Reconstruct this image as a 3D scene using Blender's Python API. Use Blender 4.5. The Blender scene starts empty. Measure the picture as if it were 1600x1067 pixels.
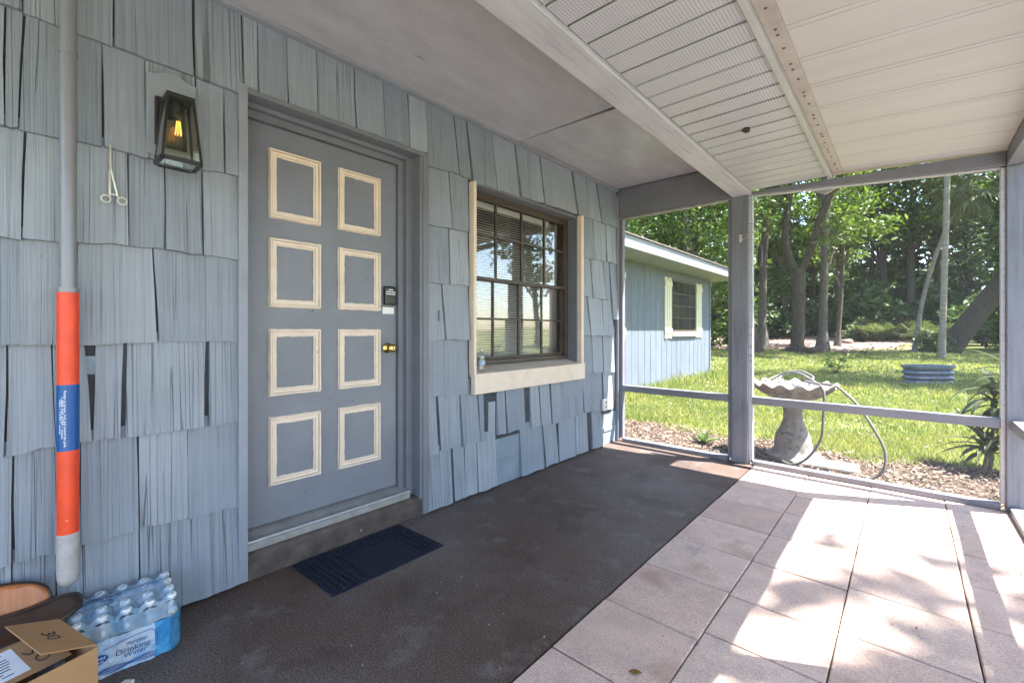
import bpy, bmesh, math, random
import numpy as np
from mathutils import Vector, Matrix

random.seed(7)
RNG = np.random.default_rng(7)
R = math.radians
C = bpy.context.scene.collection
sc = bpy.context.scene

# ------------------------------------------------------------------ camera, sky, sun, exposure
EYE = 1.2
cd = bpy.data.cameras.new('camera')
cam = bpy.data.objects.new('camera', cd)
C.objects.link(cam)
cam.location = (0, 0, EYE)
cam.rotation_euler = (R(90), 0, R(41.53))
cd.sensor_width = 36.0
cd.lens = 15.665
cd.shift_y = -0.0110
cd.clip_start = 0.05
cd.clip_end = 600
sc.camera = cam

SUN = Vector((0.48, 0.25, 1.0)).normalized()          # towards the sun
world = bpy.data.worlds.new('World')
sc.world = world
world.use_nodes = True
wn = world.node_tree
bg = wn.nodes['Background']
sky = wn.nodes.new('ShaderNodeTexSky')
sky.sky_type = 'NISHITA'
sky.sun_disc = False
sky.sun_elevation = math.asin(SUN.z)
sky.sun_rotation = math.atan2(SUN.x, SUN.y)
sky.air_density = 1.0
sky.dust_density = 1.0
wn.links.new(sky.outputs[0], bg.inputs['Color'])
bg.inputs['Strength'].default_value = 0.125
sl = bpy.data.lights.new('sun', 'SUN')
sl.energy = 5.0
sl.angle = R(0.53)
sl.color = (1.0, 0.955, 0.90)
so = bpy.data.objects.new('sun', sl)
C.objects.link(so)
so.rotation_euler = (-SUN).to_track_quat('-Z', 'Y').to_euler()
so.location = (6, 4, 12)
sc.view_settings.view_transform = 'Standard'
sc.view_settings.look = 'None'
sc.view_settings.gamma = 1
sc.view_settings.exposure = 2.92
sc.cycles.max_bounces = 10
sc.cycles.diffuse_bounces = 6
sc.cycles.transparent_max_bounces = 16
sc.cycles.sample_clamp_indirect = 6
sc.cycles.caustics_reflective = False
sc.cycles.caustics_refractive = False
try:
    sc.cycles.use_denoising = True
    sc.cycles.denoiser = 'OPENIMAGEDENOISE'
except Exception:
    pass

# ------------------------------------------------------------------ materials
def newmat(name):
    m = bpy.data.materials.new(name)
    m.use_nodes = True
    nt = m.node_tree
    return m, nt, nt.nodes['Principled BSDF'], nt.nodes, nt.links

def node(nt, t, **kw):
    n = nt.nodes.new(t)
    for k, v in kw.items():
        setattr(n, k, v)
    return n

def noise(nt, vec, scale, detail=4, rough=0.55, dist=0.0):
    n = nt.nodes.new('ShaderNodeTexNoise')
    n.inputs['Scale'].default_value = scale
    n.inputs['Detail'].default_value = detail
    n.inputs['Roughness'].default_value = rough
    n.inputs['Distortion'].default_value = dist
    nt.links.new(vec, n.inputs['Vector'])
    return n.outputs['Fac']

def ramp(nt, fac, stops):
    n = nt.nodes.new('ShaderNodeValToRGB')
    el = n.color_ramp.elements
    while len(el) < len(stops):
        el.new(0.5)
    for e, (p, c) in zip(el, stops):
        e.position = p
        e.color = (c[0], c[1], c[2], 1) if hasattr(c, '__len__') else (c, c, c, 1)
    nt.links.new(fac, n.inputs[0])
    return n.outputs[0]

def mixc(nt, fac, a, b, mode='MIX'):
    n = nt.nodes.new('ShaderNodeMix')
    n.data_type = 'RGBA'
    n.blend_type = mode
    for sock, v in ((n.inputs[0], fac), (n.inputs[6], a), (n.inputs[7], b)):
        if hasattr(v, 'is_linked'):
            nt.links.new(v, sock)
        elif hasattr(v, '__len__'):
            sock.default_value = (v[0], v[1], v[2], 1)
        else:
            sock.default_value = v
    return n.outputs[2]

def math_n(nt, op, a, b=None, clamp=False):
    n = nt.nodes.new('ShaderNodeMath')
    n.operation = op
    n.use_clamp = clamp
    for s, v in zip(n.inputs, (a, b)):
        if v is None:
            continue
        if hasattr(v, 'is_linked'):
            nt.links.new(v, s)
        else:
            s.default_value = v
    return n.outputs[0]

def position(nt, stretch=(1, 1, 1), rand=False):
    g = nt.nodes.new('ShaderNodeNewGeometry')
    v = g.outputs['Position']
    if rand:
        oi = nt.nodes.new('ShaderNodeObjectInfo')
        mu = nt.nodes.new('ShaderNodeVectorMath'); mu.operation = 'SCALE'
        mu.inputs[0].default_value = (31.0, 17.3, 43.7)
        nt.links.new(oi.outputs['Random'], mu.inputs['Scale'])
        ad = nt.nodes.new('ShaderNodeVectorMath'); ad.operation = 'ADD'
        nt.links.new(v, ad.inputs[0]); nt.links.new(mu.outputs[0], ad.inputs[1])
        v = ad.outputs[0]
    mp = nt.nodes.new('ShaderNodeMapping')
    mp.inputs['Scale'].default_value = stretch
    nt.links.new(v, mp.inputs['Vector'])
    return mp.outputs[0]

def bump(nt, bs, h, strength, dist=0.004):
    b = nt.nodes.new('ShaderNodeBump')
    b.inputs['Strength'].default_value = strength
    b.inputs['Distance'].default_value = dist
    nt.links.new(h, b.inputs['Height'])
    nt.links.new(b.outputs[0], bs.inputs['Normal'])
    return b

def pmat(name, col, rough=0.6, var=0.12, scale=6.0, bstr=0.25, bscale=60.0, bdist=0.002, spec=0.4, metal=0.0, stretch=(1, 1, 1), rand=False, speck=None):
    """painted / plain surface: large tonal drift, fine grain, small relief"""
    m, nt, bs, N, L = newmat(name)
    v = position(nt, stretch, rand)
    a = noise(nt, v, scale, 5, 0.6)
    b = noise(nt, v, bscale, 4, 0.6)
    lo = [c * (1 - var) for c in col]; hi = [min(1, c * (1 + var)) for c in col]
    c1 = ramp(nt, a, [(0.3, lo), (0.7, hi)])
    c2 = ramp(nt, b, [(0.3, 1 - var * 0.6), (0.75, 1.0)])
    c = mixc(nt, 1.0, c1, c2, 'MULTIPLY')
    if speck:
        s = noise(nt, v, speck[0], 2, 0.5)
        f = ramp(nt, s, [(speck[1], 0.0), (speck[1] + 0.04, 1.0)])
        c = mixc(nt, f, c, speck[2])
    L.new(c, bs.inputs['Base Color'])
    bs.inputs['Roughness'].default_value = rough
    bs.inputs['Specular IOR Level'].default_value = spec
    bs.inputs['Metallic'].default_value = metal
    if bstr > 0:
        bump(nt, bs, b, bstr, bdist)
    return m

def wood_paint(name, colA, colB, stretch=(1, 60, 2.0), crack=0.30, rough=0.62, bstr=0.6, dirt=(0.10, 0.10, 0.10)):
    """painted split shake: grain grooves along the length, checks, chips"""
    m, nt, bs, N, L = newmat(name)
    v = position(nt, stretch, True)
    oi = nt.nodes.new('ShaderNodeObjectInfo')
    v2 = position(nt, (1, 1, 1), True)
    grain = noise(nt, v, 1.0, 6, 0.65, 0.2)
    v3 = position(nt, (1, stretch[1] * 0.30, stretch[2] * 0.30), True)
    ck = noise(nt, v3, 1.0, 1.5, 0.4, 0.0)
    d = math_n(nt, 'ABSOLUTE', math_n(nt, 'SUBTRACT', ck, 0.5))
    zone = noise(nt, position(nt, (1, 9, 1.2), True), 1.0, 2, 0.5)
    zr = math_n(nt, 'ADD', zone, math_n(nt, 'MULTIPLY', math_n(nt, 'SUBTRACT', oi.outputs['Random'], 0.5), 0.30))
    wid = ramp(nt, zr, [(0.47, 0.0), (0.67, 1.0)])
    ckm = math_n(nt, 'MULTIPLY', ramp(nt, d, [(0.0, 1.0), (0.008, 0.8), (0.018, 0.0)]), wid)
    r2_ = math_n(nt, 'FRACT', math_n(nt, 'MULTIPLY', oi.outputs['Random'], 7.31))
    base = ramp(nt, r2_, [(0.0, colA), (1.0, colB)])
    tone = ramp(nt, noise(nt, v2, 2.6, 4, 0.6), [(0.3, 0.90), (0.7, 1.06)])
    c = mixc(nt, 1.0, base, tone, 'MULTIPLY')
    g2 = ramp(nt, grain, [(0.30, 0.72), (0.48, 0.97), (0.72, 1.10)])
    c = mixc(nt, 1.0, c, g2, 'MULTIPLY')
    c = mixc(nt, math_n(nt, 'MULTIPLY', ckm, 0.8), c, dirt)
    chip = ramp(nt, noise(nt, v2, 40, 3, 0.6), [(0.69, 0.0), (0.71, 1.0)])
    c = mixc(nt, math_n(nt, 'MULTIPLY', chip, 0.6), c, (0.22, 0.20, 0.18))
    L.new(c, bs.inputs['Base Color'])
    bs.inputs['Roughness'].default_value = rough
    bs.inputs['Specular IOR Level'].default_value = 0.35
    h = math_n(nt, 'SUBTRACT', grain, math_n(nt, 'MULTIPLY', ckm, 1.6))
    bump(nt, bs, h, bstr, 0.006)
    return m

def leafmat(name, dark, light, trans=0.35, rough=0.5, patch=0.0):
    m, nt, bs, N, L = newmat(name)
    g = nt.nodes.new('ShaderNodeNewGeometry')
    c = ramp(nt, g.outputs['Random Per Island'], [(0.0, dark), (0.6, [(a + b) / 2 for a, b in zip(dark, light)]), (1.0, light)])
    if patch:
        pn = noise(nt, position(nt), patch, 4, 0.65)
        c = mixc(nt, 1.0, c, ramp(nt, pn, [(0.32, (0.62, 0.74, 0.55)), (0.5, (1.0, 1.0, 1.0)), (0.68, (1.30, 1.15, 1.05))]), 'MULTIPLY')
    L.new(c, bs.inputs['Base Color'])
    bs.inputs['Roughness'].default_value = rough
    bs.inputs['Specular IOR Level'].default_value = 0.3
    t = nt.nodes.new('ShaderNodeBsdfTranslucent')
    tc = mixc(nt, 1.0, c, (1.15, 1.25, 0.55), 'MULTIPLY')
    L.new(tc, t.inputs['Color'])
    mx = nt.nodes.new('ShaderNodeMixShader')
    mx.inputs[0].default_value = trans
    out = nt.nodes['Material Output']
    L.new(bs.outputs[0], mx.inputs[1]); L.new(t.outputs[0], mx.inputs[2]); L.new(mx.outputs[0], out.inputs['Surface'])
    return m

def clearmat(name, tint=(0.95, 0.97, 0.96), gloss=1.0, base=0.04, ior=1.5, rough=0.02):
    m, nt, bs, N, L = newmat(name)
    nt.nodes.remove(bs)
    tr = nt.nodes.new('ShaderNodeBsdfTransparent'); tr.inputs[0].default_value = (*tint, 1)
    gl = nt.nodes.new('ShaderNodeBsdfGlossy'); gl.inputs['Roughness'].default_value = rough
    fr = nt.nodes.new('ShaderNodeLayerWeight'); fr.inputs['Blend'].default_value = 0.5
    p5 = math_n(nt, 'POWER', fr.outputs['Facing'], 4.0)
    f = math_n(nt, 'ADD', math_n(nt, 'MULTIPLY', p5, gloss * 0.7), base, True)
    mx = nt.nodes.new('ShaderNodeMixShader')
    L.new(f, mx.inputs[0]); L.new(tr.outputs[0], mx.inputs[1]); L.new(gl.outputs[0], mx.inputs[2])
    L.new(mx.outputs[0], nt.nodes['Material Output'].inputs['Surface'])
    return m

M = {}
M['shingle'] = wood_paint('painted_shingle', (0.205, 0.235, 0.278), (0.285, 0.315, 0.355), (1, 150, 1.5), bstr=0.7)
M['gap_shade'] = pmat('gap_shade_sheathing', (0.055, 0.06, 0.07), 0.9, 0.3, 8, 0.3, 80)  # sheathing coloured near-black: paints in the shadow between shingles
M['sheath'] = pmat('painted_sheathing', (0.19, 0.235, 0.28), 0.7, 0.15, 5, 0.3, 50)
M['trim'] = pmat('grey_trim_paint', (0.145, 0.152, 0.178), 0.45, 0.10, 5, 0.35, 45, 0.002)
M['corner'] = pmat('blue_grey_trim_paint', (0.225, 0.245, 0.285), 0.5, 0.12, 5, 0.35, 45, 0.002)
M['door'] = pmat('door_paint', (0.165, 0.178, 0.208), 0.38, 0.10, 3, 0.12, 30, 0.002, speck=(30, 0.72, (0.06, 0.055, 0.05)))
M['cream'] = pmat('cream_paint', (0.66, 0.55, 0.45), 0.45, 0.08, 9, 0.3, 60, 0.002, speck=(26, 0.74, (0.25, 0.2, 0.15)))
M['soffit'] = pmat('plywood_paint', (0.375, 0.37, 0.405), 0.26, 0.10, 2.5, 0.35, 9, 0.006, 0.5, stretch=(3, 1, 1), speck=(7, 0.72, (0.26, 0.25, 0.26)))
M['beam'] = wood_paint('beam_paint', (0.40, 0.40, 0.43), (0.41, 0.41, 0.44), (55, 2.0, 55), rough=0.5, bstr=0.5)
M['frame'] = pmat('porch_frame_paint', (0.165, 0.166, 0.19), 0.5, 0.12, 4, 0.4, 45, 0.003)
M['post'] = wood_paint('post_paint', (0.165, 0.172, 0.20), (0.175, 0.18, 0.21), (40, 40, 1.5), rough=0.5, bstr=0.4)
M['pan'] = pmat('cream_roof_pan', (0.435, 0.415, 0.41), 0.5, 0.05, 1.6, 0.25, 30, 0.003, stretch=(0.4, 5, 1), speck=(60, 0.74, (0.45, 0.37, 0.28)))
M['flange'] = pmat('cream_flange', (0.36, 0.325, 0.30), 0.5, 0.15, 7, 0.3, 40)
M['backing'] = pmat('dark_backing', (0.10, 0.10, 0.105), 0.8, 0.1)
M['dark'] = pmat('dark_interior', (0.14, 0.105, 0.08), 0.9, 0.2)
M['bronze'] = pmat('bronze_aluminium', (0.060, 0.042, 0.032), 0.45, 0.2, 9, 0.2, 60, spec=0.5)
M['alu'] = pmat('aluminium', (0.55, 0.56, 0.57), 0.35, 0.1, 12, 0.15, 80, metal=0.8)
M['alu_dull'] = pmat('dull_aluminium', (0.30, 0.29, 0.28), 0.5, 0.2, 12, 0.2, 80, metal=0.3)
M['black'] = pmat('black_metal', (0.018, 0.016, 0.015), 0.38, 0.2, 9, 0.15, 70)
M['black_plastic'] = pmat('black_plastic', (0.012, 0.012, 0.013), 0.22, 0.1, 9, 0.0)
M['ink'] = pmat('ink', (0.02, 0.02, 0.025), 0.6, 0.05, bstr=0)
M['blue_ink'] = pmat('blue_ink', (0.010, 0.075, 0.32), 0.35, 0.05, bstr=0)
M['navy_ink'] = pmat('navy_ink', (0.02, 0.03, 0.10), 0.4, 0.05, bstr=0)
M['white_ink'] = pmat('white_ink', (0.78, 0.80, 0.82), 0.5, 0.03, bstr=0)
M['brass'] = pmat('brass', (0.62, 0.43, 0.16), 0.22, 0.1, 20, 0.1, 90, metal=1.0)
M['steel'] = pmat('pale_steel', (0.55, 0.52, 0.44), 0.3, 0.1, 20, 0.1, 90, metal=0.7)
M['white_plastic'] = pmat('white_plastic', (0.70, 0.69, 0.66), 0.4, 0.06, 12, 0.1, 60)
M['blind'] = pmat('blind_slat', (0.80, 0.76, 0.72), 0.5, 0.05, 12, 0.0)
M['curtain'] = pmat('pale_curtain', (0.56, 0.50, 0.47), 0.8, 0.08, 9, 0.2, 60)
M['pane'] = clearmat('window_pane', (0.93, 0.94, 0.93), 1.5, 0.10)
M['clear'] = clearmat('lantern_pane', (0.97, 0.97, 0.92), 1.5, 0.10)
M['bulb'] = clearmat('bulb_glass', (0.98, 0.93, 0.80), 1.0, 0.03)
M['pet'] = clearmat('clear_plastic', (0.95, 0.97, 0.98), 1.8, 0.12, 1.45, 0.12)
M['pole'] = pmat('grey_pole', (0.185, 0.185, 0.205), 0.24, 0.06, 9, 0.05, 90, spec=0.6)
M['orange'] = pmat('orange_grip', (0.70, 0.060, 0.018), 0.36, 0.14, 9, 0.12, 60, speck=(70, 0.76, (0.75, 0.35, 0.25)))
M['label_blue'] = pmat('blue_label', (0.004, 0.075, 0.27), 0.28, 0.06, 8, 0.0)
M['tip'] = pmat('grey_rubber', (0.36, 0.335, 0.33), 0.6, 0.12, 20, 0.2, 90)
M['card'] = pmat('cardboard', (0.40, 0.225, 0.105), 0.8, 0.08, 5, 0.25, 140, 0.001, 0.2)
M['card_in'] = pmat('cardboard_inside', (0.30, 0.17, 0.085), 0.85, 0.08, 5, 0.25, 140, 0.001, 0.2)
M['paper'] = pmat('white_paper', (0.72, 0.73, 0.76), 0.55, 0.04, 8, 0.0)
M['leather'] = pmat('brown_leather', (0.055, 0.030, 0.021), 0.32, 0.3, 12, 0.4, 90, 0.002, 0.5)
M['plywood'] = pmat('orange_plywood', (0.36, 0.115, 0.030), 0.32, 0.25, 3, 0.15, 30, 0.001, 0.5, stretch=(1, 14, 1.2))
M['edge_dark'] = pmat('dark_wood_edge', (0.035, 0.022, 0.016), 0.4, 0.2)
M['ripple'] = pmat('off_white_foot', (0.60, 0.56, 0.48), 0.5, 0.1)

def slab_mat():
    m, nt, bs, N, L = newmat('worn_dark_slab')
    v = position(nt)
    big = noise(nt, v, 1.1, 4, 0.6)
    mid = noise(nt, v, 6.0, 5, 0.65)
    fine = noise(nt, v, 140, 4, 0.8)
    c = ramp(nt, big, [(0.32, (0.078, 0.046, 0.034)), (0.50, (0.092, 0.065, 0.053)), (0.66, (0.120, 0.096, 0.085))])
    c = mixc(nt, 1.0, c, ramp(nt, fine, [(0.40, 0.38), (0.5, 0.95), (0.60, 1.85)]), 'MULTIPLY')
    c = mixc(nt, ramp(nt, mid, [(0.55, 0.0), (0.70, 0.55)]), c, (0.185, 0.165, 0.16))
    sp = ramp(nt, noise(nt, v, 42, 2, 0.5), [(0.735, 0.0), (0.75, 1.0)])
    c = mixc(nt, sp, c, (0.32, 0.31, 0.30))
    dk = ramp(nt, noise(nt, v, 2.3, 5, 0.7, 0.6), [(0.30, 0.62), (0.48, 1.0)])
    c = mixc(nt, 1.0, c, dk, 'MULTIPLY')
    L.new(c, bs.inputs['Base Color'])
    bs.inputs['Roughness'].default_value = 0.62
    bs.inputs['Specular IOR Level'].default_value = 0.4
    bump(nt, bs, fine, 0.14, 0.003)
    return m
M['slab'] = slab_mat()

def paver_mat():
    m, nt, bs, N, L = newmat('pink_paver')
    v = position(nt, rand=True)
    oi = nt.nodes.new('ShaderNodeObjectInfo')
    fine = noise(nt, v, 170, 4, 0.75)
    mid = noise(nt, v, 7, 5, 0.65)
    c = ramp(nt, oi.outputs['Random'], [(0.0, (0.50, 0.35, 0.275)), (0.35, (0.585, 0.43, 0.35)), (0.7, (0.54, 0.40, 0.325)), (1.0, (0.60, 0.455, 0.37))])
    c = mixc(nt, 1.0, c, ramp(nt, fine, [(0.38, 0.66), (0.56, 1.06)]), 'MULTIPLY')
    c = mixc(nt, 1.0, c, ramp(nt, mid, [(0.32, 0.85), (0.62, 1.05)]), 'MULTIPLY')
    st = ramp(nt, noise(nt, v, 3.2, 3, 0.55), [(0.60, 0.0), (0.74, 0.6)])
    c = mixc(nt, st, c, (0.30, 0.18, 0.12))
    gr = ramp(nt, noise(nt, v, 5.1, 4, 0.65), [(0.58, 0.0), (0.74, 0.45)])
    c = mixc(nt, gr, c, (0.20, 0.19, 0.20))
    L.new(c, bs.inputs['Base Color'])
    bs.inputs['Roughness'].default_value = 0.75
    bump(nt, bs, fine, 0.55, 0.002)
    return m
M['paver'] = paver_mat()
M['sand'] = pmat('joint_sand', (0.11, 0.08, 0.065), 0.9, 0.3, 20, 0.4, 200)

def vinyl_mat():
    m, nt, bs, N, L = newmat('perforated_vinyl')
    g = nt.nodes.new('ShaderNodeNewGeometry')
    sep = nt.nodes.new('ShaderNodeSeparateXYZ')
    L.new(g.outputs['Position'], sep.inputs[0])
    def cell(s, p):
        f = math_n(nt, 'FRACT', math_n(nt, 'DIVIDE', math_n(nt, 'ADD', s, 50.0), p))
        return math_n(nt, 'ABSOLUTE', math_n(nt, 'SUBTRACT', f, 0.5))
    a = cell(sep.outputs['X'], 0.0135); b = cell(sep.outputs['Y'], 0.0135)
    r = math_n(nt, 'SQRT', math_n(nt, 'ADD', math_n(nt, 'MULTIPLY', a, a), math_n(nt, 'MULTIPLY', b, b)))
    hole = ramp(nt, r, [(0.20, 1.0), (0.27, 0.0)])
    v = position(nt)
    t = ramp(nt, noise(nt, v, 3, 4, 0.6), [(0.3, (0.38, 0.38, 0.415)), (0.7, (0.43, 0.43, 0.465))])
    c = mixc(nt, math_n(nt, 'MULTIPLY', hole, 0.85), t, (0.12, 0.12, 0.12))
    L.new(c, bs.inputs['Base Color'])
    bs.inputs['Roughness'].default_value = 0.36
    inv = math_n(nt, 'SUBTRACT', 1.0, hole)
    bump(nt, bs, inv, 0.4, 0.002)
    return m
M['vinyl'] = vinyl_mat()
M['vinyl_plain'] = pmat('vinyl_plain', (0.36, 0.36, 0.36), 0.4, 0.08, 4, 0.1, 40)

def mat_mat():
    m, nt, bs, N, L = newmat('navy_mat_pile')
    v = position(nt)
    f = noise(nt, v, 190, 3, 0.7)
    c = ramp(nt, f, [(0.38, (0.003, 0.004, 0.008)), (0.54, (0.012, 0.015, 0.028)), (0.64, (0.07, 0.08, 0.115))])
    L.new(c, bs.inputs['Base Color'])
    bs.inputs['Roughness'].default_value = 0.9
    bs.inputs['Specular IOR Level'].default_value = 0.2
    bump(nt, bs, f, 1.0, 0.006)
    return m
M['mat'] = mat_mat()

def film_mat(name, a, b, al, axis='Z', lo=0.0, hi=0.14):
    """printed shrink film: colour print on clear plastic"""
    m, nt, bs, N, L = newmat(name)
    v = position(nt)
    n1 = noise(nt, v, 14, 4, 0.6, 0.6)
    c = ramp(nt, n1, [(0.40, a), (0.62, b)])
    L.new(c, bs.inputs['Base Color'])
    bs.inputs['Roughness'].default_value = 0.16
    bs.inputs['Specular IOR Level'].default_value = 0.6
    tr = nt.nodes.new('ShaderNodeBsdfTransparent')
    mx = nt.nodes.new('ShaderNodeMixShader')
    mx.inputs[0].default_value = al
    L.new(tr.outputs[0], mx.inputs[1]); L.new(bs.outputs[0], mx.inputs[2])
    L.new(mx.outputs[0], nt.nodes['Material Output'].inputs['Surface'])
    bump(nt, bs, noise(nt, v, 38, 4, 0.65, 1.6), 0.9, 0.010)
    return m
M['film_white'] = film_mat('film_white_print', (0.62, 0.70, 0.80), (0.42, 0.60, 0.80), 0.86)
M['film_blue'] = film_mat('film_blue_print', (0.03, 0.26, 0.58), (0.10, 0.42, 0.72), 0.82)
M['film_clear'] = film_mat('film_clear', (0.60, 0.76, 0.90), (0.28, 0.55, 0.80), 0.40)
M['film_top'] = film_mat('film_top_print', (0.55, 0.68, 0.82), (0.05, 0.28, 0.60), 0.72)

def screen_mat():
    m, nt, bs, N, L = newmat('insect_screen')
    nt.nodes.remove(bs)
    tr = nt.nodes.new('ShaderNodeBsdfTransparent')
    df = nt.nodes.new('ShaderNodeBsdfDiffuse'); df.inputs[0].default_value = (0.25, 0.25, 0.25, 1)
    mx = nt.nodes.new('ShaderNodeMixShader'); mx.inputs[0].default_value = 0.07
    L.new(tr.outputs[0], mx.inputs[1]); L.new(df.outputs[0], mx.inputs[2])
    L.new(mx.outputs[0], nt.nodes['Material Output'].inputs['Surface'])
    return m
M['screen'] = screen_mat()

M['siding'] = wood_paint('siding_paint', (0.118, 0.142, 0.175), (0.128, 0.153, 0.187), (30, 30, 1.0), rough=0.6, bstr=0.3)
M['wing_fascia'] = pmat('white_fascia', (0.27, 0.29, 0.34), 0.6, 0.12, 3, 0.3, 30, speck=(9, 0.70, (0.25, 0.22, 0.19)))
M['wing_soffit'] = pmat('wing_soffit', (0.20, 0.215, 0.235), 0.6, 0.1, 3, 0.2, 30)
M['roofing'] = pmat('asphalt_roofing', (0.12, 0.105, 0.09), 0.95, 0.35, 9, 0.6, 60, 0.01)
M['shutter'] = pmat('shutter_cream', (0.64, 0.60, 0.44), 0.5, 0.08, 6, 0.2, 50)
M['concrete'] = pmat('weathered_concrete', (0.23, 0.21, 0.19), 0.85, 0.35, 9, 0.6, 45, 0.006, 0.2, speck=(14, 0.62, (0.13, 0.12, 0.11)))
M['step'] = pmat('stained_step', (0.085, 0.066, 0.056), 0.75, 0.4, 9, 0.6, 120, 0.004, 0.3, speck=(11, 0.73, (0.30, 0.28, 0.26)))
M['hose'] = pmat('grey_hose', (0.12, 0.115, 0.11), 0.45, 0.2, 20, 0.3, 200)
M['cloth'] = pmat('grey_cloth', (0.36, 0.37, 0.40), 0.7, 0.3, 20, 0.6, 40, 0.01)
M['galv'] = pmat('galvanised_steel', (0.15, 0.175, 0.21), 0.33, 0.25, 12, 0.3, 30, metal=0.6)
M['soil'] = pmat('soil', (0.06, 0.045, 0.032), 0.95, 0.4, 9, 0.8, 60, 0.02)
M['bark'] = pmat('bark', (0.135, 0.118, 0.10), 0.9, 0.4, 5, 1.0, 14, 0.04, 0.1, stretch=(4, 4, 0.7))
M['bark_dark'] = pmat('dark_bark', (0.075, 0.062, 0.050), 0.9, 0.4, 5, 1.0, 14, 0.04, 0.1, stretch=(4, 4, 0.7))
M['bark_palm'] = pmat('palm_bark', (0.20, 0.185, 0.165), 0.9, 0.3, 3, 0.8, 8, 0.03, 0.1, stretch=(1, 1, 5))
M['leaf_mid'] = leafmat('leaf_mid', (0.035, 0.072, 0.018), (0.11, 0.175, 0.048), 0.33)
M['leaf_light'] = leafmat('leaf_light', (0.055, 0.10, 0.020), (0.155, 0.225, 0.052), 0.4)
M['leaf_dark'] = leafmat('leaf_dark', (0.026, 0.056, 0.020), (0.088, 0.145, 0.048), 0.3)
M['leaf_grey'] = leafmat('leaf_grey', (0.07, 0.10, 0.06), (0.17, 0.215, 0.13), 0.38)
M['frond'] = leafmat('frond', (0.055, 0.075, 0.035), (0.13, 0.15, 0.075), 0.3)
M['strap'] = leafmat('strap_leaf', (0.030, 0.055, 0.022), (0.080, 0.085, 0.035), 0.25, 0.35)
M['agave'] = leafmat('agave_leaf', (0.06, 0.115, 0.03), (0.13, 0.18, 0.06), 0.25)
M['grass'] = leafmat('grass_blade', (0.120, 0.155, 0.045), (0.31, 0.325, 0.135), 0.4, 0.6, 1.1)
M['litter'] = leafmat('leaf_litter', (0.045, 0.030, 0.024), (0.34, 0.25, 0.19), 0.1, 0.8)

def ground_mat():
    m, nt, bs, N, L = newmat('lawn_soil')
    v = position(nt)
    a = noise(nt, v, 0.45, 5, 0.6); b = noise(nt, v, 14, 5, 0.7)
    c = ramp(nt, a, [(0.3, (0.13, 0.15, 0.045)), (0.55, (0.19, 0.20, 0.075)), (0.75, (0.26, 0.24, 0.12))])
    c = mixc(nt, 1.0, c, ramp(nt, b, [(0.3, 0.55), (0.65, 1.15)]), 'MULTIPLY')
    L.new(c, bs.inputs['Base Color'])
    bs.inputs['Roughness'].default_value = 0.95
    bs.inputs['Specular IOR Level'].default_value = 0.1
    bump(nt, bs, b, 0.8, 0.03)
    return m
M['ground'] = ground_mat()
M['mulch'] = pmat('mulch_soil', (0.085, 0.062, 0.048), 0.95, 0.5, 6, 0.8, 60, 0.02, 0.1)
M['bounce_paving'] = pmat('bounce_concrete', (0.44, 0.435, 0.435), 0.9, 0.15, 3, 0.4, 60)
M['dirt'] = pmat('pale_dirt', (0.27, 0.20, 0.17), 0.95, 0.3, 0.6, 0.6, 9, 0.03, 0.1)
def filament():
    m, nt, bs, N, L = newmat('glowing_filament')
    bs.inputs['Base Color'].default_value = (0.9, 0.5, 0.15, 1)
    bs.inputs['Emission Color'].default_value = (1.0, 0.46, 0.10, 1)
    bs.inputs['Emission Strength'].default_value = 0.42
    return m
M['filament'] = filament()

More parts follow.
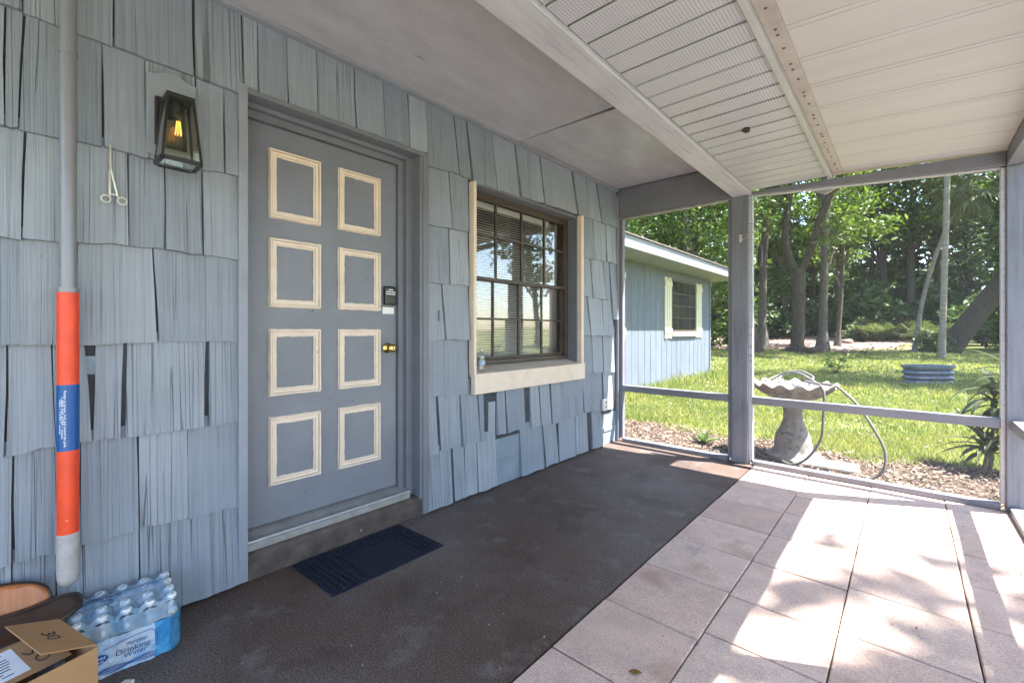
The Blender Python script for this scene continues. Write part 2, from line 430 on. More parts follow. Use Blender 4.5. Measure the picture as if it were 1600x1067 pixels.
# ------------------------------------------------------------------ mesh helpers
class MB:
    def __init__(s, smooth=False):
        s.v = []; s.f = []; s.smooth = smooth
    def add(s, vs, fs):
        o = len(s.v); s.v += [tuple(p) for p in vs]; s.f += [tuple(i + o for i in f) for f in fs]; return s
    def hexa(s, p):                                   # 8 points: bottom 4 ccw, top 4 ccw
        return s.add(p, [(3, 2, 1, 0), (4, 5, 6, 7), (0, 1, 5, 4), (1, 2, 6, 5), (2, 3, 7, 6), (3, 0, 4, 7)])
    def box(s, x0, x1, y0, y1, z0, z1):
        return s.hexa([(x0, y0, z0), (x1, y0, z0), (x1, y1, z0), (x0, y1, z0), (x0, y0, z1), (x1, y0, z1), (x1, y1, z1), (x0, y1, z1)])
    def prism(s, pts, d):                             # polygon pts (3d) extruded by vector d
        n = len(pts); d = Vector(d)
        vs = [Vector(p) for p in pts] + [Vector(p) + d for p in pts]
        return s.add(vs, [tuple(reversed(range(n))), tuple(range(n, 2 * n))] + [(i, (i + 1) % n, n + (i + 1) % n, n + i) for i in range(n)])
    def tube(s, path, rad, n=8, cap=True):
        path = [Vector(p) for p in path]
        if not hasattr(rad, '__len__'):
            rad = [rad] * len(path)
        vs = []; fs = []
        up = Vector((0, 0, 1)); prev = None
        for i, p in enumerate(path):
            t = (path[min(i + 1, len(path) - 1)] - path[max(i - 1, 0)]).normalized()
            if prev is None:
                a = t.cross(up if abs(t.z) < 0.9 else Vector((1, 0, 0))).normalized()
            else:
                a = (prev - t * prev.dot(t)).normalized()
            prev = a
            b = t.cross(a)
            for k in range(n):
                an = 2 * math.pi * k / n
                vs.append(p + (a * math.cos(an) + b * math.sin(an)) * rad[i])
        m = len(path)
        for i in range(m - 1):
            for k in range(n):
                fs.append((i * n + k, i * n + (k + 1) % n, (i + 1) * n + (k + 1) % n, (i + 1) * n + k))
        if cap:
            fs.append(tuple(reversed(range(n)))); fs.append(tuple(range((m - 1) * n, m * n)))
        return s.add(vs, fs)
    def lathe(s, prof, c, n=32, mod=None):            # prof: (r, z) list
        vs = []; fs = []
        for j, (r, z) in enumerate(prof):
            for k in range(n):
                a = 2 * math.pi * k / n
                rr, zz = (r, z) if mod is None else mod(r, z, a, j)
                vs.append((c[0] + rr * math.cos(a), c[1] + rr * math.sin(a), c[2] + zz))
        for j in range(len(prof) - 1):
            for k in range(n):
                fs.append((j * n + k, j * n + (k + 1) % n, (j + 1) * n + (k + 1) % n, (j + 1) * n + k))
        fs.append(tuple(reversed(range(n)))); fs.append(tuple(range((len(prof) - 1) * n, len(prof) * n)))
        return s.add(vs, fs)
    def torus(s, c, R_, r, axis, n=20, m=6):
        ax = Vector(axis).normalized()
        a = ax.orthogonal().normalized(); b = ax.cross(a)
        vs = []; fs = []
        for i in range(n):
            t = 2 * math.pi * i / n
            d = a * math.cos(t) + b * math.sin(t)
            for k in range(m):
                q = 2 * math.pi * k / m
                vs.append(Vector(c) + d * (R_ + r * math.cos(q)) + ax * r * math.sin(q))
        for i in range(n):
            for k in range(m):
                fs.append((i * m + k, ((i + 1) % n) * m + k, ((i + 1) % n) * m + (k + 1) % m, i * m + (k + 1) % m))
        return s.add(vs, fs)
    def mesh(s, name, mat):
        me = bpy.data.meshes.new(name)
        me.from_pydata(s.v, [], s.f)
        if s.smooth:
            me.polygons.foreach_set('use_smooth', [True] * len(me.polygons))
        me.update()
        bm = bmesh.new(); bm.from_mesh(me); bmesh.ops.recalc_face_normals(bm, faces=bm.faces); bm.to_mesh(me); bm.free()
        if s.smooth:
            try:
                me.set_sharp_from_angle(angle=R(40))
            except Exception:
                pass
        me.materials.append(mat if not isinstance(mat, str) else M[mat])
        return me
    def build(s, name, mat, parent=None, bev=0.0, **tags):
        return link(name, s.mesh(name, mat), parent, bev, **tags)

def link(name, me, parent=None, bev=0.0, **tags):
    o = bpy.data.objects.new(name, me)
    C.objects.link(o)
    if parent is not None:
        o.parent = parent
        o.matrix_parent_inverse = world_of(parent).inverted()
    if bev:
        b = o.modifiers.new('bevel', 'BEVEL'); b.width = bev; b.segments = 2; b.limit_method = 'ANGLE'; b.angle_limit = R(40)
    for k, v in tags.items():
        o['category' if k == 'cat' else k] = v
    return o

def world_of(o):
    m = o.matrix_basis.copy()
    if o.parent is not None:
        m = world_of(o.parent) @ o.matrix_parent_inverse @ m
    return m

def thing(name, label, cat, loc=(0, 0, 0), group=None, rz=0.0):
    o = bpy.data.objects.new(name, None)
    o.empty_display_size = 0.2
    C.objects.link(o)
    o.location = loc
    o.rotation_euler = (0, 0, rz)
    o['label'] = label; o['category'] = cat
    if group:
        o['group'] = group
    return o

def text_mesh(name, body, size, mat, parent, origin, right, up, shear=0.0, width=None, align='LEFT', lift=0.0006):
    cu = bpy.data.curves.new(name, 'FONT')
    cu.body = body; cu.size = size; cu.shear = shear; cu.align_x = align; cu.extrude = 0.0
    cu.resolution_u = 3
    tmp = bpy.data.objects.new(name + '_tmp', cu)
    C.objects.link(tmp)
    bpy.context.view_layer.update()
    me = bpy.data.meshes.new_from_object(tmp.evaluated_get(bpy.context.evaluated_depsgraph_get()))
    C.objects.unlink(tmp); bpy.data.objects.remove(tmp)
    r = Vector(right).normalized(); u = Vector(up).normalized(); n = r.cross(u)
    xs = [q.co.x for q in me.vertices]
    k = 1.0
    if width and xs:
        k = width / (max(xs) - min(xs))
    for q in me.vertices:
        q.co = Vector(origin) + r * q.co.x * k + u * q.co.y + n * lift
    me.materials.clear(); me.materials.append(M[mat])
    me.name = name
    return link(name, me, parent)

def np_mesh(name, verts, faces, mat, smooth=False):
    """verts (n,3), faces (m,k) numpy -> mesh"""
    me = bpy.data.meshes.new(name)
    n, k = faces.shape
    me.vertices.add(len(verts)); me.vertices.foreach_set('co', verts.astype(np.float32).ravel())
    me.loops.add(n * k); me.loops.foreach_set('vertex_index', faces.astype(np.int32).ravel())
    me.polygons.add(n); me.polygons.foreach_set('loop_start', np.arange(0, n * k, k, dtype=np.int32))
    try:
        me.polygons.foreach_set('loop_total', np.full(n, k, dtype=np.int32))
    except Exception:
        pass
    if smooth:
        me.polygons.foreach_set('use_smooth', np.ones(n, dtype=bool))
    me.update(calc_edges=True)
    me.validate()
    me.materials.append(M[mat])
    return me

# ------------------------------------------------------------------ the setting: ground, bed, slab, pavers
GZ = -0.10
XW = -2.347
YE = 4.423
def grid_sheet(name, x0, x1, y0, y1, nx, ny, zf, mat, **tags):
    xs = np.linspace(x0, x1, nx); ys = np.linspace(y0, y1, ny)
    gx, gy = np.meshgrid(xs, ys)
    v = np.stack([gx.ravel(), gy.ravel(), zf(gx, gy).ravel()], 1)
    i = np.arange(nx * ny).reshape(ny, nx)
    f = np.stack([i[:-1, :-1].ravel(), i[:-1, 1:].ravel(), i[1:, 1:].ravel(), i[1:, :-1].ravel()], 1)
    return link(name, np_mesh(name, v, f, mat, True), None, **tags)
def terrain(x, y):
    far = np.clip((y - 8) / 20, 0, 1)
    hill = np.clip((y - 24) / 30, 0, 1); hill = hill * hill * (3 - 2 * hill) * 0.75
    return GZ + hill + far * (0.04 * np.sin(x * 0.9 + 1) + 0.05 * np.sin(y * 0.7)) + 0.012 * np.sin(x * 3.1) * np.sin(y * 2.7) * np.clip((y - 5.2) / 1.0, 0, 1)
grid_sheet('ground', -220, 220, -220, 300, 441, 521, terrain, 'ground', kind='structure')
# bare bed of leaf litter along the porch
bed = []
for i in range(61):
    x = -4.25 + i * 0.115
    bed.append((x, 5.72 + 0.10 * math.sin(x * 4.0) + 0.07 * math.sin(x * 9.3 + 1) + (0.25 if x > 0.1 else 0.0) - 0.05 * x, GZ + 0.014))
mb = MB()
lo = [(p[0], 4.47, GZ + 0.014) for p in bed]
mb.add(bed + lo, [(i, i + 1, 61 + i + 1, 61 + i) for i in range(60)])
mb.build('planting_bed', 'mulch', kind='structure')
# pale trodden dirt under the far trees
pts = []
for k in range(56):
    a = 2 * math.pi * k / 56
    w = 1 + 0.10 * math.sin(a * 5 + 1) + 0.07 * math.sin(a * 11)
    pts.append((9.0 * math.cos(a) * w, 11.0 * math.sin(a) * w))
ring_v = []
for q in range(1, 13):
    for px_, py_ in pts:
        x, y = -8.5 + px_ * q / 12, 40 + py_ * q / 12
        ring_v.append((x, y, float(terrain(np.array(x), np.array(y))) + 0.03))
ring_f = [(q * 56 + i, q * 56 + (i + 1) % 56, (q + 1) * 56 + (i + 1) % 56, (q + 1) * 56 + i) for q in range(11) for i in range(56)] + [tuple(range(56))]
MB(True).add(ring_v, ring_f).build('dirt_clearing', 'dirt', kind='structure')

# porch slab and patio
MB().box(-2.50, -1.02, -1.6, 4.475, -0.25, 0.0).build('porch_slab', 'slab', kind='structure')
patio = MB().box(-1.016, 0.66, -1.6, 4.475, -0.25, -0.014).build('patio', 'sand', kind='structure')
XJ = [-1.013, -0.606, -0.205, 0.200, 0.655]
YJ = [-1.6, -1.23, -0.83, -0.43, -0.03, 0.57 - 0.20, 0.57 + 0.2, 0.97 + 0.2, 1.37 + 0.2, 1.97 + 0.0, 2.38]
def paver(x0, x1, y0, y1):
    g = 0.0026
    t = random.uniform(-0.0015, 0.0015)
    ax, ay = random.uniform(-.0018, .0018), random.uniform(-.0018, .0018)
    b = 0.004
    x0 += g; x1 -= g; y0 += g + random.uniform(0, .002); y1 -= g + random.uniform(0, .002)
    def ring(d, z):
        return [(x0 + d, y0 + d, z - ax - ay), (x1 - d, y0 + d, z + ax - ay), (x1 - d, y1 - d, z + ax + ay), (x0 + d, y1 - d, z - ax + ay)]
    v = ring(0, -0.0138) + ring(0, -0.004 + t) + ring(b, t)
    f = [(3, 2, 1, 0)] + [(i, (i + 1) % 4, 4 + (i + 1) % 4, 4 + i) for i in range(4)] + [(4 + i, 4 + (i + 1) % 4, 8 + (i + 1) % 4, 8 + i) for i in range(4)] + [(8, 9, 10, 11)]
    MB().add(v, f).build('paver', 'paver', patio)
ycols = {0: [-1.6, -1.43, -1.03, -0.63, -0.23, 0.17, 0.57, 0.97, 1.372, 1.772, 2.185, 2.57, 2.968, 3.366, 3.735, 4.115, 4.40],
         1: [-1.6, -1.43, -1.03, -0.63, -0.23, 0.20, 0.61, 1.02, 1.43, 1.842, 2.173, 2.57, 2.965, 3.385, 3.774, 4.17, 4.40],
         2: [-1.6, -1.40, -1.00, -0.60, -0.20, 0.20, 0.60, 1.00, 1.40, 1.80, 2.195, 2.60, 2.99, 3.372, 3.775, 4.17, 4.40],
         3: [-1.6, -1.40, -1.00, -0.60, -0.20, 0.20, 0.60, 1.00, 1.40, 1.81, 2.208, 2.606, 3.002, 3.395, 3.787, 4.18, 4.40]}
for ci in range(4):
    ys = ycols[ci]
    for a, b in zip(ys[:-1], ys[1:]):
        paver(XJ[ci], XJ[ci + 1], a, b)

# unseen pale concrete, added beside the porch to bounce neutral light inside
wk = MB()
for k in range(8):
    for q in range(4):
        wk.box(0.80 + q * 1.4, 0.80 + q * 1.4 + 1.385, -6.8 + k * 1.38, -6.8 + k * 1.38 + 1.365, -0.22, -0.055)
wk.build('added_bounce_paving', 'bounce_paving', kind='structure')
# ------------------------------------------------------------------ the house
house = thing('house', 'house wall clad in blue-grey painted wood shingles, with front door and window', 'house', (XW, 1.4, 0))
SH = XW - 0.022                                       # face of the sheathing
s = MB()
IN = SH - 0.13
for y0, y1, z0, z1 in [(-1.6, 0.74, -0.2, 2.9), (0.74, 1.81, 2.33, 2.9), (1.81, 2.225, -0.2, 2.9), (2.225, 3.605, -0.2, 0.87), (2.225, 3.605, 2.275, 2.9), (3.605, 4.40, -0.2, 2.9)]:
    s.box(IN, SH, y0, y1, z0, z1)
s.build('wall_sheathing', 'gap_shade', house)
MB().box(SH, SH + 0.003, 2.478, 2.765, 0.004, 0.36).build('bare_board', 'sheath', house)
MB().box(SH, SH + 0.003, 4.075, 4.37, 0.004, 0.33).build('bare_board', 'sheath', house)
MB().box(-9.0, IN - 0.002, 4.30, 4.42, -0.2, 2.75).build('end_wall', 'sheath', house)

def shingle(y0, z0, y1, z1, yt0, zt0, yt1, zt1):
    w = y1 - y0
    nc = max(3, min(9, int(w / 0.045)))
    tb = random.uniform(0.018, 0.036)
    tt = 0.004
    cup = random.uniform(-0.003, 0.005)
    skew = random.uniform(-0.004, 0.004)
    rows = 3
    v = []
    ph = random.uniform(0, 6)
    for j in range(rows):
        q = j / (rows - 1)
        for i in range(nc + 1):
            p = i / nc
            ya = y0 + (y1 - y0) * p; yb = yt0 + (yt1 - yt0) * p
            za = z0 + (z1 - z0) * p; zb = zt0 + (zt1 - zt0) * p
            y = ya + (yb - ya) * q + (random.uniform(-.0025, .0025) if i in (0, nc) else 0)
            z = za + (zb - za) * q
            if j == 0:
                z += random.uniform(-.0035, .0035) + 0.003 * math.sin(p * 7 + ph)
            t = tb * (1 - q) + tt * q + (cup * (4 * (p - .5) ** 2) + skew * (p - .5)) * (1 - q)
            v.append((SH + t, y, z))
    n1 = nc + 1
    for j in range(rows):
        for i in range(n1):
            a = v[j * n1 + i]; v.append((SH + 0.0006, a[1], a[2]))
    o = rows * n1
    f = []
    for j in range(rows - 1):
        for i in range(nc):
            f.append((j * n1 + i, j * n1 + i + 1, (j + 1) * n1 + i + 1, (j + 1) * n1 + i))
        f.append((o + j * n1, j * n1, (j + 1) * n1, o + (j + 1) * n1))
        f.append((j * n1 + nc, o + j * n1 + nc, o + (j + 1) * n1 + nc, (j + 1) * n1 + nc))
    for i in range(nc):
        f.append((i, o + i, o + i + 1, i + 1))
    MB().add(v, f).build('shingle', 'shingle', house)
# lower left y,z / lower right y,z / upper left y,z / upper right y,z of every shingle, metres on the wall
SHINGLES = [(-0.104,2.322,0.029,2.329,-0.104,2.7,0.029,2.7),
 (0.033,2.329,0.124,2.322,0.033,2.7,0.124,2.7),
 (0.127,2.322,0.271,2.321,0.127,2.7,0.271,2.7),
 (0.279,2.322,0.537,2.317,0.279,2.7,0.537,2.7),
 (0.544,2.317,0.729,2.308,0.544,2.7,0.729,2.7),
 (-0.104,1.909,-0.012,1.91,-0.104,2.367,-0.012,2.372),
 (-0.009,1.91,0.018,1.91,-0.007,2.372,0.036,2.373),
 (0.024,1.91,0.242,1.916,0.044,2.373,0.242,2.365),
 (0.247,1.916,0.37,1.911,0.245,2.365,0.37,2.368),
 (0.374,1.911,0.544,1.913,0.374,2.368,0.544,2.362),
 (0.551,1.913,0.657,1.922,0.551,2.362,0.657,2.357),
 (0.66,1.923,0.729,1.93,0.66,2.357,0.729,2.353),
 (-0.104,1.524,0.027,1.522,-0.104,1.954,0.038,1.955),
 (0.032,1.522,0.316,1.54,0.042,1.955,0.316,1.958),
 (0.322,1.54,0.436,1.541,0.322,1.958,0.436,1.956),
 (0.44,1.541,0.57,1.536,0.44,1.957,0.57,1.958),
 (0.578,1.536,0.723,1.528,0.578,1.959,0.723,1.974),
 (-0.104,1.15,0.024,1.147,-0.104,1.569,0.024,1.567),
 (0.026,1.147,0.17,1.144,0.026,1.567,0.17,1.571),
 (0.173,1.144,0.406,1.151,0.173,1.571,0.395,1.586),
 (0.421,1.155,0.723,1.142,0.401,1.586,0.723,1.573),
 (-0.104,0.781,-0.013,0.762,-0.104,1.195,-0.004,1.192),
 (-0.007,0.761,0.113,0.77,0.0,1.192,0.103,1.19),
 (0.116,0.77,0.212,0.778,0.106,1.189,0.189,1.19),
 (0.218,0.778,0.296,0.768,0.225,1.191,0.308,1.193),
 (0.312,0.77,0.573,0.772,0.318,1.194,0.587,1.193),
 (0.595,0.77,0.718,0.766,0.6,1.193,0.718,1.188),
 (-0.104,0.369,0.005,0.38,-0.104,0.826,0.006,0.807),
 (0.013,0.38,0.113,0.377,0.013,0.808,0.113,0.815),
 (0.114,0.378,0.179,0.386,0.114,0.815,0.179,0.813),
 (0.182,0.386,0.348,0.386,0.182,0.814,0.348,0.815),
 (0.356,0.391,0.519,0.379,0.356,0.815,0.519,0.816),
 (0.521,0.378,0.718,0.373,0.521,0.816,0.718,0.811),
 (-0.104,0.012,0.006,0.012,-0.104,0.414,0.006,0.425),
 (0.009,0.012,0.114,0.012,0.009,0.425,0.114,0.423),
 (0.119,0.012,0.186,0.012,0.119,0.423,0.186,0.431),
 (0.189,0.012,0.352,0.012,0.189,0.431,0.352,0.433),
 (0.356,0.012,0.718,0.012,0.356,0.436,0.718,0.418),
 (0.737,2.343,0.801,2.343,0.737,2.7,0.801,2.7),
 (0.803,2.343,0.935,2.344,0.803,2.7,0.935,2.7),
 (0.941,2.344,1.088,2.345,0.941,2.7,1.088,2.7),
 (1.095,2.345,1.305,2.347,1.095,2.7,1.305,2.7),
 (1.313,2.347,1.492,2.348,1.313,2.7,1.492,2.7),
 (1.5,2.348,1.671,2.35,1.5,2.7,1.671,2.7),
 (1.68,2.35,1.816,2.355,1.68,2.7,1.816,2.7),
 (1.821,2.277,2.083,2.289,1.821,2.7,2.053,2.7),
 (2.101,2.29,2.211,2.284,2.065,2.7,2.168,2.7),
 (2.237,2.27,2.48,2.275,2.186,2.7,2.43,2.7),
 (2.487,2.276,2.743,2.282,2.437,2.7,2.696,2.7),
 (2.767,2.282,3.058,2.289,2.712,2.7,3.022,2.7),
 (3.076,2.29,3.565,2.301,3.04,2.7,3.511,2.7),
 (3.598,2.302,3.816,2.307,3.543,2.7,3.768,2.7),
 (3.828,2.307,4.025,2.307,3.78,2.7,3.95,2.7),
 (4.051,2.307,4.405,2.308,3.975,2.7,4.377,2.7),
 (1.821,1.892,2.024,1.897,1.821,2.322,2.001,2.33),
 (2.036,1.898,2.186,1.902,2.013,2.331,2.186,2.338),
 (1.821,1.514,2.001,1.515,1.821,1.937,2.001,1.942),
 (2.013,1.515,2.186,1.516,2.013,1.942,2.186,1.947),
 (1.821,1.132,1.962,1.139,1.821,1.559,1.939,1.56),
 (1.973,1.138,2.186,1.126,1.95,1.56,2.186,1.561),
 (1.821,0.763,2.186,0.745,1.821,1.177,2.186,1.171),
 (3.653,1.902,3.925,1.912,3.653,2.347,3.876,2.349),
 (3.937,1.913,4.143,1.921,3.888,2.349,4.143,2.351),
 (4.156,1.921,4.405,1.912,4.156,2.351,4.405,2.353),
 (3.653,1.532,3.876,1.526,3.653,1.947,3.828,1.954),
 (3.888,1.525,4.129,1.519,3.84,1.954,4.077,1.964),
 (4.143,1.52,4.23,1.521,4.09,1.964,4.21,1.964),
 (4.271,1.315,4.42,1.318,4.223,1.964,4.391,1.958),
 (3.653,1.15,3.816,1.147,3.653,1.571,3.768,1.568),
 (3.828,1.146,4.064,1.142,3.792,1.567,4.064,1.56),
 (4.077,1.142,4.278,1.138,4.077,1.56,4.278,1.555),
 (3.653,0.786,3.864,0.774,3.653,1.195,3.864,1.191),
 (3.876,0.774,4.07,0.763,3.876,1.19,4.07,1.187),
 (4.09,0.762,4.306,0.751,4.09,1.186,4.306,1.182),
 (1.821,0.378,1.896,0.374,1.821,0.808,1.896,0.818),
 (1.934,0.388,2.113,0.383,1.912,0.82,2.101,0.845),
 (2.125,0.386,2.288,0.387,2.113,0.847,2.269,0.859),
 (2.308,0.382,2.341,0.373,2.282,0.859,2.341,0.859),
 (2.487,0.401,2.574,0.397,2.487,0.86,2.574,0.861),
 (2.596,0.395,2.808,0.395,2.582,0.861,2.808,0.862),
 (2.891,0.387,3.013,0.384,2.883,0.863,2.995,0.864),
 (3.031,0.383,3.169,0.375,3.013,0.864,3.15,0.865),
 (3.178,0.375,3.324,0.367,3.178,0.865,3.324,0.866),
 (3.344,0.368,3.699,0.392,3.334,0.866,3.699,0.863),
 (3.722,0.395,4.064,0.373,3.687,0.865,4.064,0.824),
 (4.09,0.372,4.278,0.364,4.09,0.821,4.278,0.801),
 (1.821,0.012,2.03,0.012,1.821,0.423,2.024,0.43),
 (2.059,0.012,2.155,0.012,2.042,0.43,2.149,0.431),
 (2.161,0.012,2.275,0.012,2.161,0.431,2.275,0.432),
 (2.282,0.012,2.472,0.012,2.282,0.432,2.472,0.443),
 (2.759,0.012,3.058,0.012,2.759,0.44,3.058,0.426),
 (3.103,0.012,3.284,0.012,3.067,0.426,3.255,0.416),
 (3.304,0.012,3.565,0.012,3.304,0.413,3.565,0.427),
 (3.576,0.012,3.78,0.012,3.576,0.428,3.78,0.436),
 (3.864,0.012,4.077,0.012,3.864,0.431,4.051,0.419)]
for q in SHINGLES:
    shingle(*q)
for k in range(8):                                    # the wall behind the photographer goes on
    z0 = 0.012 + k * 0.37
    yy = -1.58
    while yy < -0.12:
        w = random.uniform(0.16, 0.34); y1 = min(yy + w, -0.095)
        if y1 - yy > 0.05:
            zt = min(z0 + 0.415, 2.70)
            shingle(yy, z0, y1 - 0.004, z0, yy, zt, y1 - 0.004, zt)
        yy += w
# bare spots where shingles are gone: nailing battens of the sheathing show
MB().box(SH, SH + 0.010, 2.485, 2.745, 0.150, 0.190).build('batten', 'sheath', house, 0.002)
MB().box(SH, SH + 0.012, 4.105, 4.36, 0.140, 0.180).build('batten', 'sheath', house, 0.002)
MB().box(SH, SH + 0.005, 2.40, 2.475, 0.40, 0.655).build('undercourse', 'shingle', house)
MB().box(SH, SH + 0.006, 0.19, 0.26, 1.03, 1.10).build('undercourse', 'sheath', house)
MB().box(SH, XW + 0.012, 4.365, 4.412, 0.02, 2.66).build('corner_board', 'corner', house, 0.003)
MB().box(SH, XW + 0.012, 0.712, 0.752, 0.012, 2.36).build('corner_board', 'corner', house, 0.003)
MB().box(SH, XW + 0.018, -1.6, 4.37, 2.695, 2.719).build('ceiling_trim', 'corner', house, 0.003)
MB().box(XW + 0.001, XW + 0.010, 1.905, 1.914, 1.262, 1.335).build('metal_clip', 'trim', house, 0.001)

# door frame
df = MB()
df.box(-2.56, -2.445, 1.662, 1.702, 0.13, 2.262)
df.box(-2.56, -2.415, 1.702, 1.766, 0.13, 2.298)
df.box(-2.415, XW + 0.008, 1.750, 1.772, 0.118, 2.322)
df.box(SH, XW + 0.014, 1.772, 1.817, 0.012, 2.322)
df.box(-2.56, -2.445, 0.735, 0.772, 0.13, 2.262)
df.box(-2.56, -2.40, 0.700, 0.735, 0.13, 2.298)
df.box(-2.56, -2.445, 0.735, 1.702, 2.262, 2.2975)
df.box(-2.56, -2.415, 0.735, 1.768, 2.298, 2.322)
df.box(SH - 0.09, XW + 0.014, 0.752, 1.817, 2.322, 2.347)
df.build('door_frame', 'trim', house, 0.0025)
DX = -2.467
door = MB().box(DX - 0.044, DX, 0.776, 1.657, 0.205, 2.258).build('door', 'door', house, 0.003)
def ring(mb, y0, y1, z0, z1, w, xb, xf, jit, n=10):
    """mitred raised ring in the door plane with a hand painted, uneven outline"""
    def loop(a0, a1, b0, b1):
        out = []
        cs = [(a0, b0), (a1, b0), (a1, b1), (a0, b1)]
        for i in range(4):
            p, q = cs[i], cs[(i + 1) % 4]
            for k in range(n):
                t = k / n
                out.append((p[0] + (q[0] - p[0]) * t, p[1] + (q[1] - p[1]) * t))
        return out
    O = [(a + random.uniform(-jit, jit), b + random.uniform(-jit, jit)) for a, b in loop(y0, y1, z0, z1)]
    I = [(a + random.uniform(-jit, jit), b + random.uniform(-jit, jit)) for a, b in loop(y0 + w, y1 - w, z0 + w, z1 - w)]
    m = len(O)
    v = [(xf, a, b) for a, b in O] + [(xf, a, b) for a, b in I] + [(xb, a, b) for a, b in O] + [(xb, a, b) for a, b in I]
    f = []
    for i in range(m):
        j = (i + 1) % m
        f += [(i, j, m + j, m + i), (2 * m + i, 2 * m + j, j, i), (m + i, m + j, 3 * m + j, 3 * m + i)]
    mb.add(v, f)
for (y0, y1) in [(0.888, 1.160), (1.263, 1.537)]:
    for (z0, z1) in [(1.782, 2.142), (1.320, 1.680), (0.858, 1.206), (0.395, 0.750)]:
        m_ = MB()
        ring(m_, y0, y1, z0, z1, 0.040, DX - 0.001, DX + 0.004, 0.0016)
        ring(m_, y0 + 0.004, y1 - 0.004, z0 + 0.004, z1 - 0.004, 0.009, DX, DX + 0.019, 0.0005)
        ring(m_, y0 + 0.016, y1 - 0.016, z0 + 0.016, z1 - 0.016, 0.016, DX, DX + 0.014, 0.0008)
        m_.build('panel_moulding', 'cream', door)
# keypad lock, strike plate, knob
kp = MB().box(DX, DX + 0.026, 1.560, 1.640, 1.357, 1.478).build('keypad_lock', 'black_plastic', door, 0.010)
for (a, b, z) in [(1.586, 1.598, 1.452), (1.602, 1.614, 1.452)] + [(1.568 + k * 0.0135, 1.578 + k * 0.0135, z) for z in (1.438, 1.424) for k in range(5)]:
    MB().box(DX + 0.026, DX + 0.0275, a, b, z, z + 0.006).build('lock_button', 'white_ink', kp)
MB().box(DX, DX + 0.004, 1.556, 1.638, 1.303, 1.345).build('lock_plate', 'white_plastic', door, 0.001)
def yturn(o_, prof, n=24):
    """lathe about +x axis"""
    mb = MB(True)
    v = []; f = []
    for r, d in prof:
        for k in range(n):
            a = 2 * math.pi * k / n
            v.append((o_[0] + d, o_[1] + r * math.cos(a), o_[2] + r * math.sin(a)))
    for j in range(len(prof) - 1):
        for k in range(n):
            f.append((j * n + k, j * n + (k + 1) % n, (j + 1) * n + (k + 1) % n, (j + 1) * n + k))
    f.append(tuple(range((len(prof) - 1) * n, len(prof) * n)))
    return mb.add(v, f)
kn = yturn((DX, 1.592, 1.088), [(0.033, 0), (0.033, 0.004), (0.026, 0.010), (0.013, 0.016), (0.011, 0.034), (0.021, 0.042), (0.0265, 0.052), (0.0255, 0.062), (0.018, 0.069), (0.004, 0.070)]).build('door_knob', 'brass', door)
MB().box(DX + 0.0695, DX + 0.071, 1.590, 1.594, 1.081, 1.095).build('key_slot', 'black', kn)
th = MB()
th.hexa([(-2.51, 0.76, 0.13), (-2.375, 0.76, 0.13), (-2.375, 1.70, 0.13), (-2.51, 1.70, 0.13), (-2.51, 0.76, 0.204), (-2.375, 0.76, 0.163), (-2.375, 1.70, 0.163), (-2.51, 1.70, 0.204)])
th.build('threshold', 'alu_dull', house, 0.002)
MB().box(-2.392, -2.372, 0.76, 1.70, 0.166, 0.178).build('threshold_lip', 'alu', house, 0.002)
st = MB()
pr = [(-2.56, 0.0), (-2.352, 0.0), (-2.352, 0.105), (-2.357, 0.122), (-2.372, 0.130), (-2.56, 0.130)]
st.prism([(a, 0.754, b) for a, b in pr], (0, 1.055, 0))
st.build('door_step', 'step', house, 0.004)

# window
win = MB()
WX = -2.477
for a in [(2.25, 2.29, 0.935, 2.262), (3.552, 3.59, 0.935, 2.262), (2.29, 3.552, 2.232, 2.262), (2.29, 3.552, 0.935, 0.965)]:
    win.box(WX - 0.055, WX + 0.022, *a)
window = win.build('window', 'bronze', house, 0.003)
def sash(x, z0, z1, zm):
    fr = MB()
    for a in [(2.29, 2.312, z0, z1), (3.530, 3.552, z0, z1), (2.312, 3.530, z0, z0 + 0.026), (2.312, 3.530, z1 - 0.022, z1)]:
        fr.box(x - 0.011, x + 0.011, *a)
    fr.build('sash', 'bronze', window, 0.002)
    ys = [2.312, 2.592, 2.912, 3.232, 3.530]
    for y in ys[1:4]:
        MB().box(x - 0.009, x + 0.009, y - 0.009, y + 0.009, z0 + 0.0262, z1 - 0.0222).build('muntin', 'bronze', window)
    for a, b in zip(ys[:-1], ys[1:]):
        MB().box(x - 0.008, x + 0.008, a + (0.0092 if a > 2.4 else 0.0002), b - (0.0092 if b < 3.5 else 0.0002), zm - 0.008, zm + 0.008).build('muntin', 'bronze', window)
    for a, b in zip(ys[:-1], ys[1:]):
        for c, d in ((z0 + 0.02, zm), (zm, z1 - 0.02)):
            ty = random.uniform(-.0012, .0012); tz = random.uniform(-.0012, .0012)
            v = [(x - ty - tz, a, c), (x + ty - tz, b, c), (x + ty + tz, b, d), (x - ty + tz, a, d)]
            mb = MB(); mb.add([(p[0] - 0.0015, p[1], p[2]) for p in v] + [(p[0] + 0.0015, p[1], p[2]) for p in v], [(3, 2, 1, 0), (4, 5, 6, 7), (0, 1, 5, 4), (1, 2, 6, 5), (2, 3, 7, 6), (3, 0, 4, 7)])
            mb.build('pane', 'pane', window)
sash(WX + 0.004, 1.590, 2.233, 1.945)
sash(WX - 0.028, 0.964, 1.612, 1.290)
rv = MB()
rv.box(IN, SH + 0.012, 3.592, 3.607, 0.90, 2.272)
rv.box(IN, SH + 0.012, 2.222, 2.248, 0.90, 2.272)
rv.box(IN, SH + 0.012, 2.222, 3.607, 2.264, 2.285)
rv.build('window_reveal', 'trim', house, 0.002)
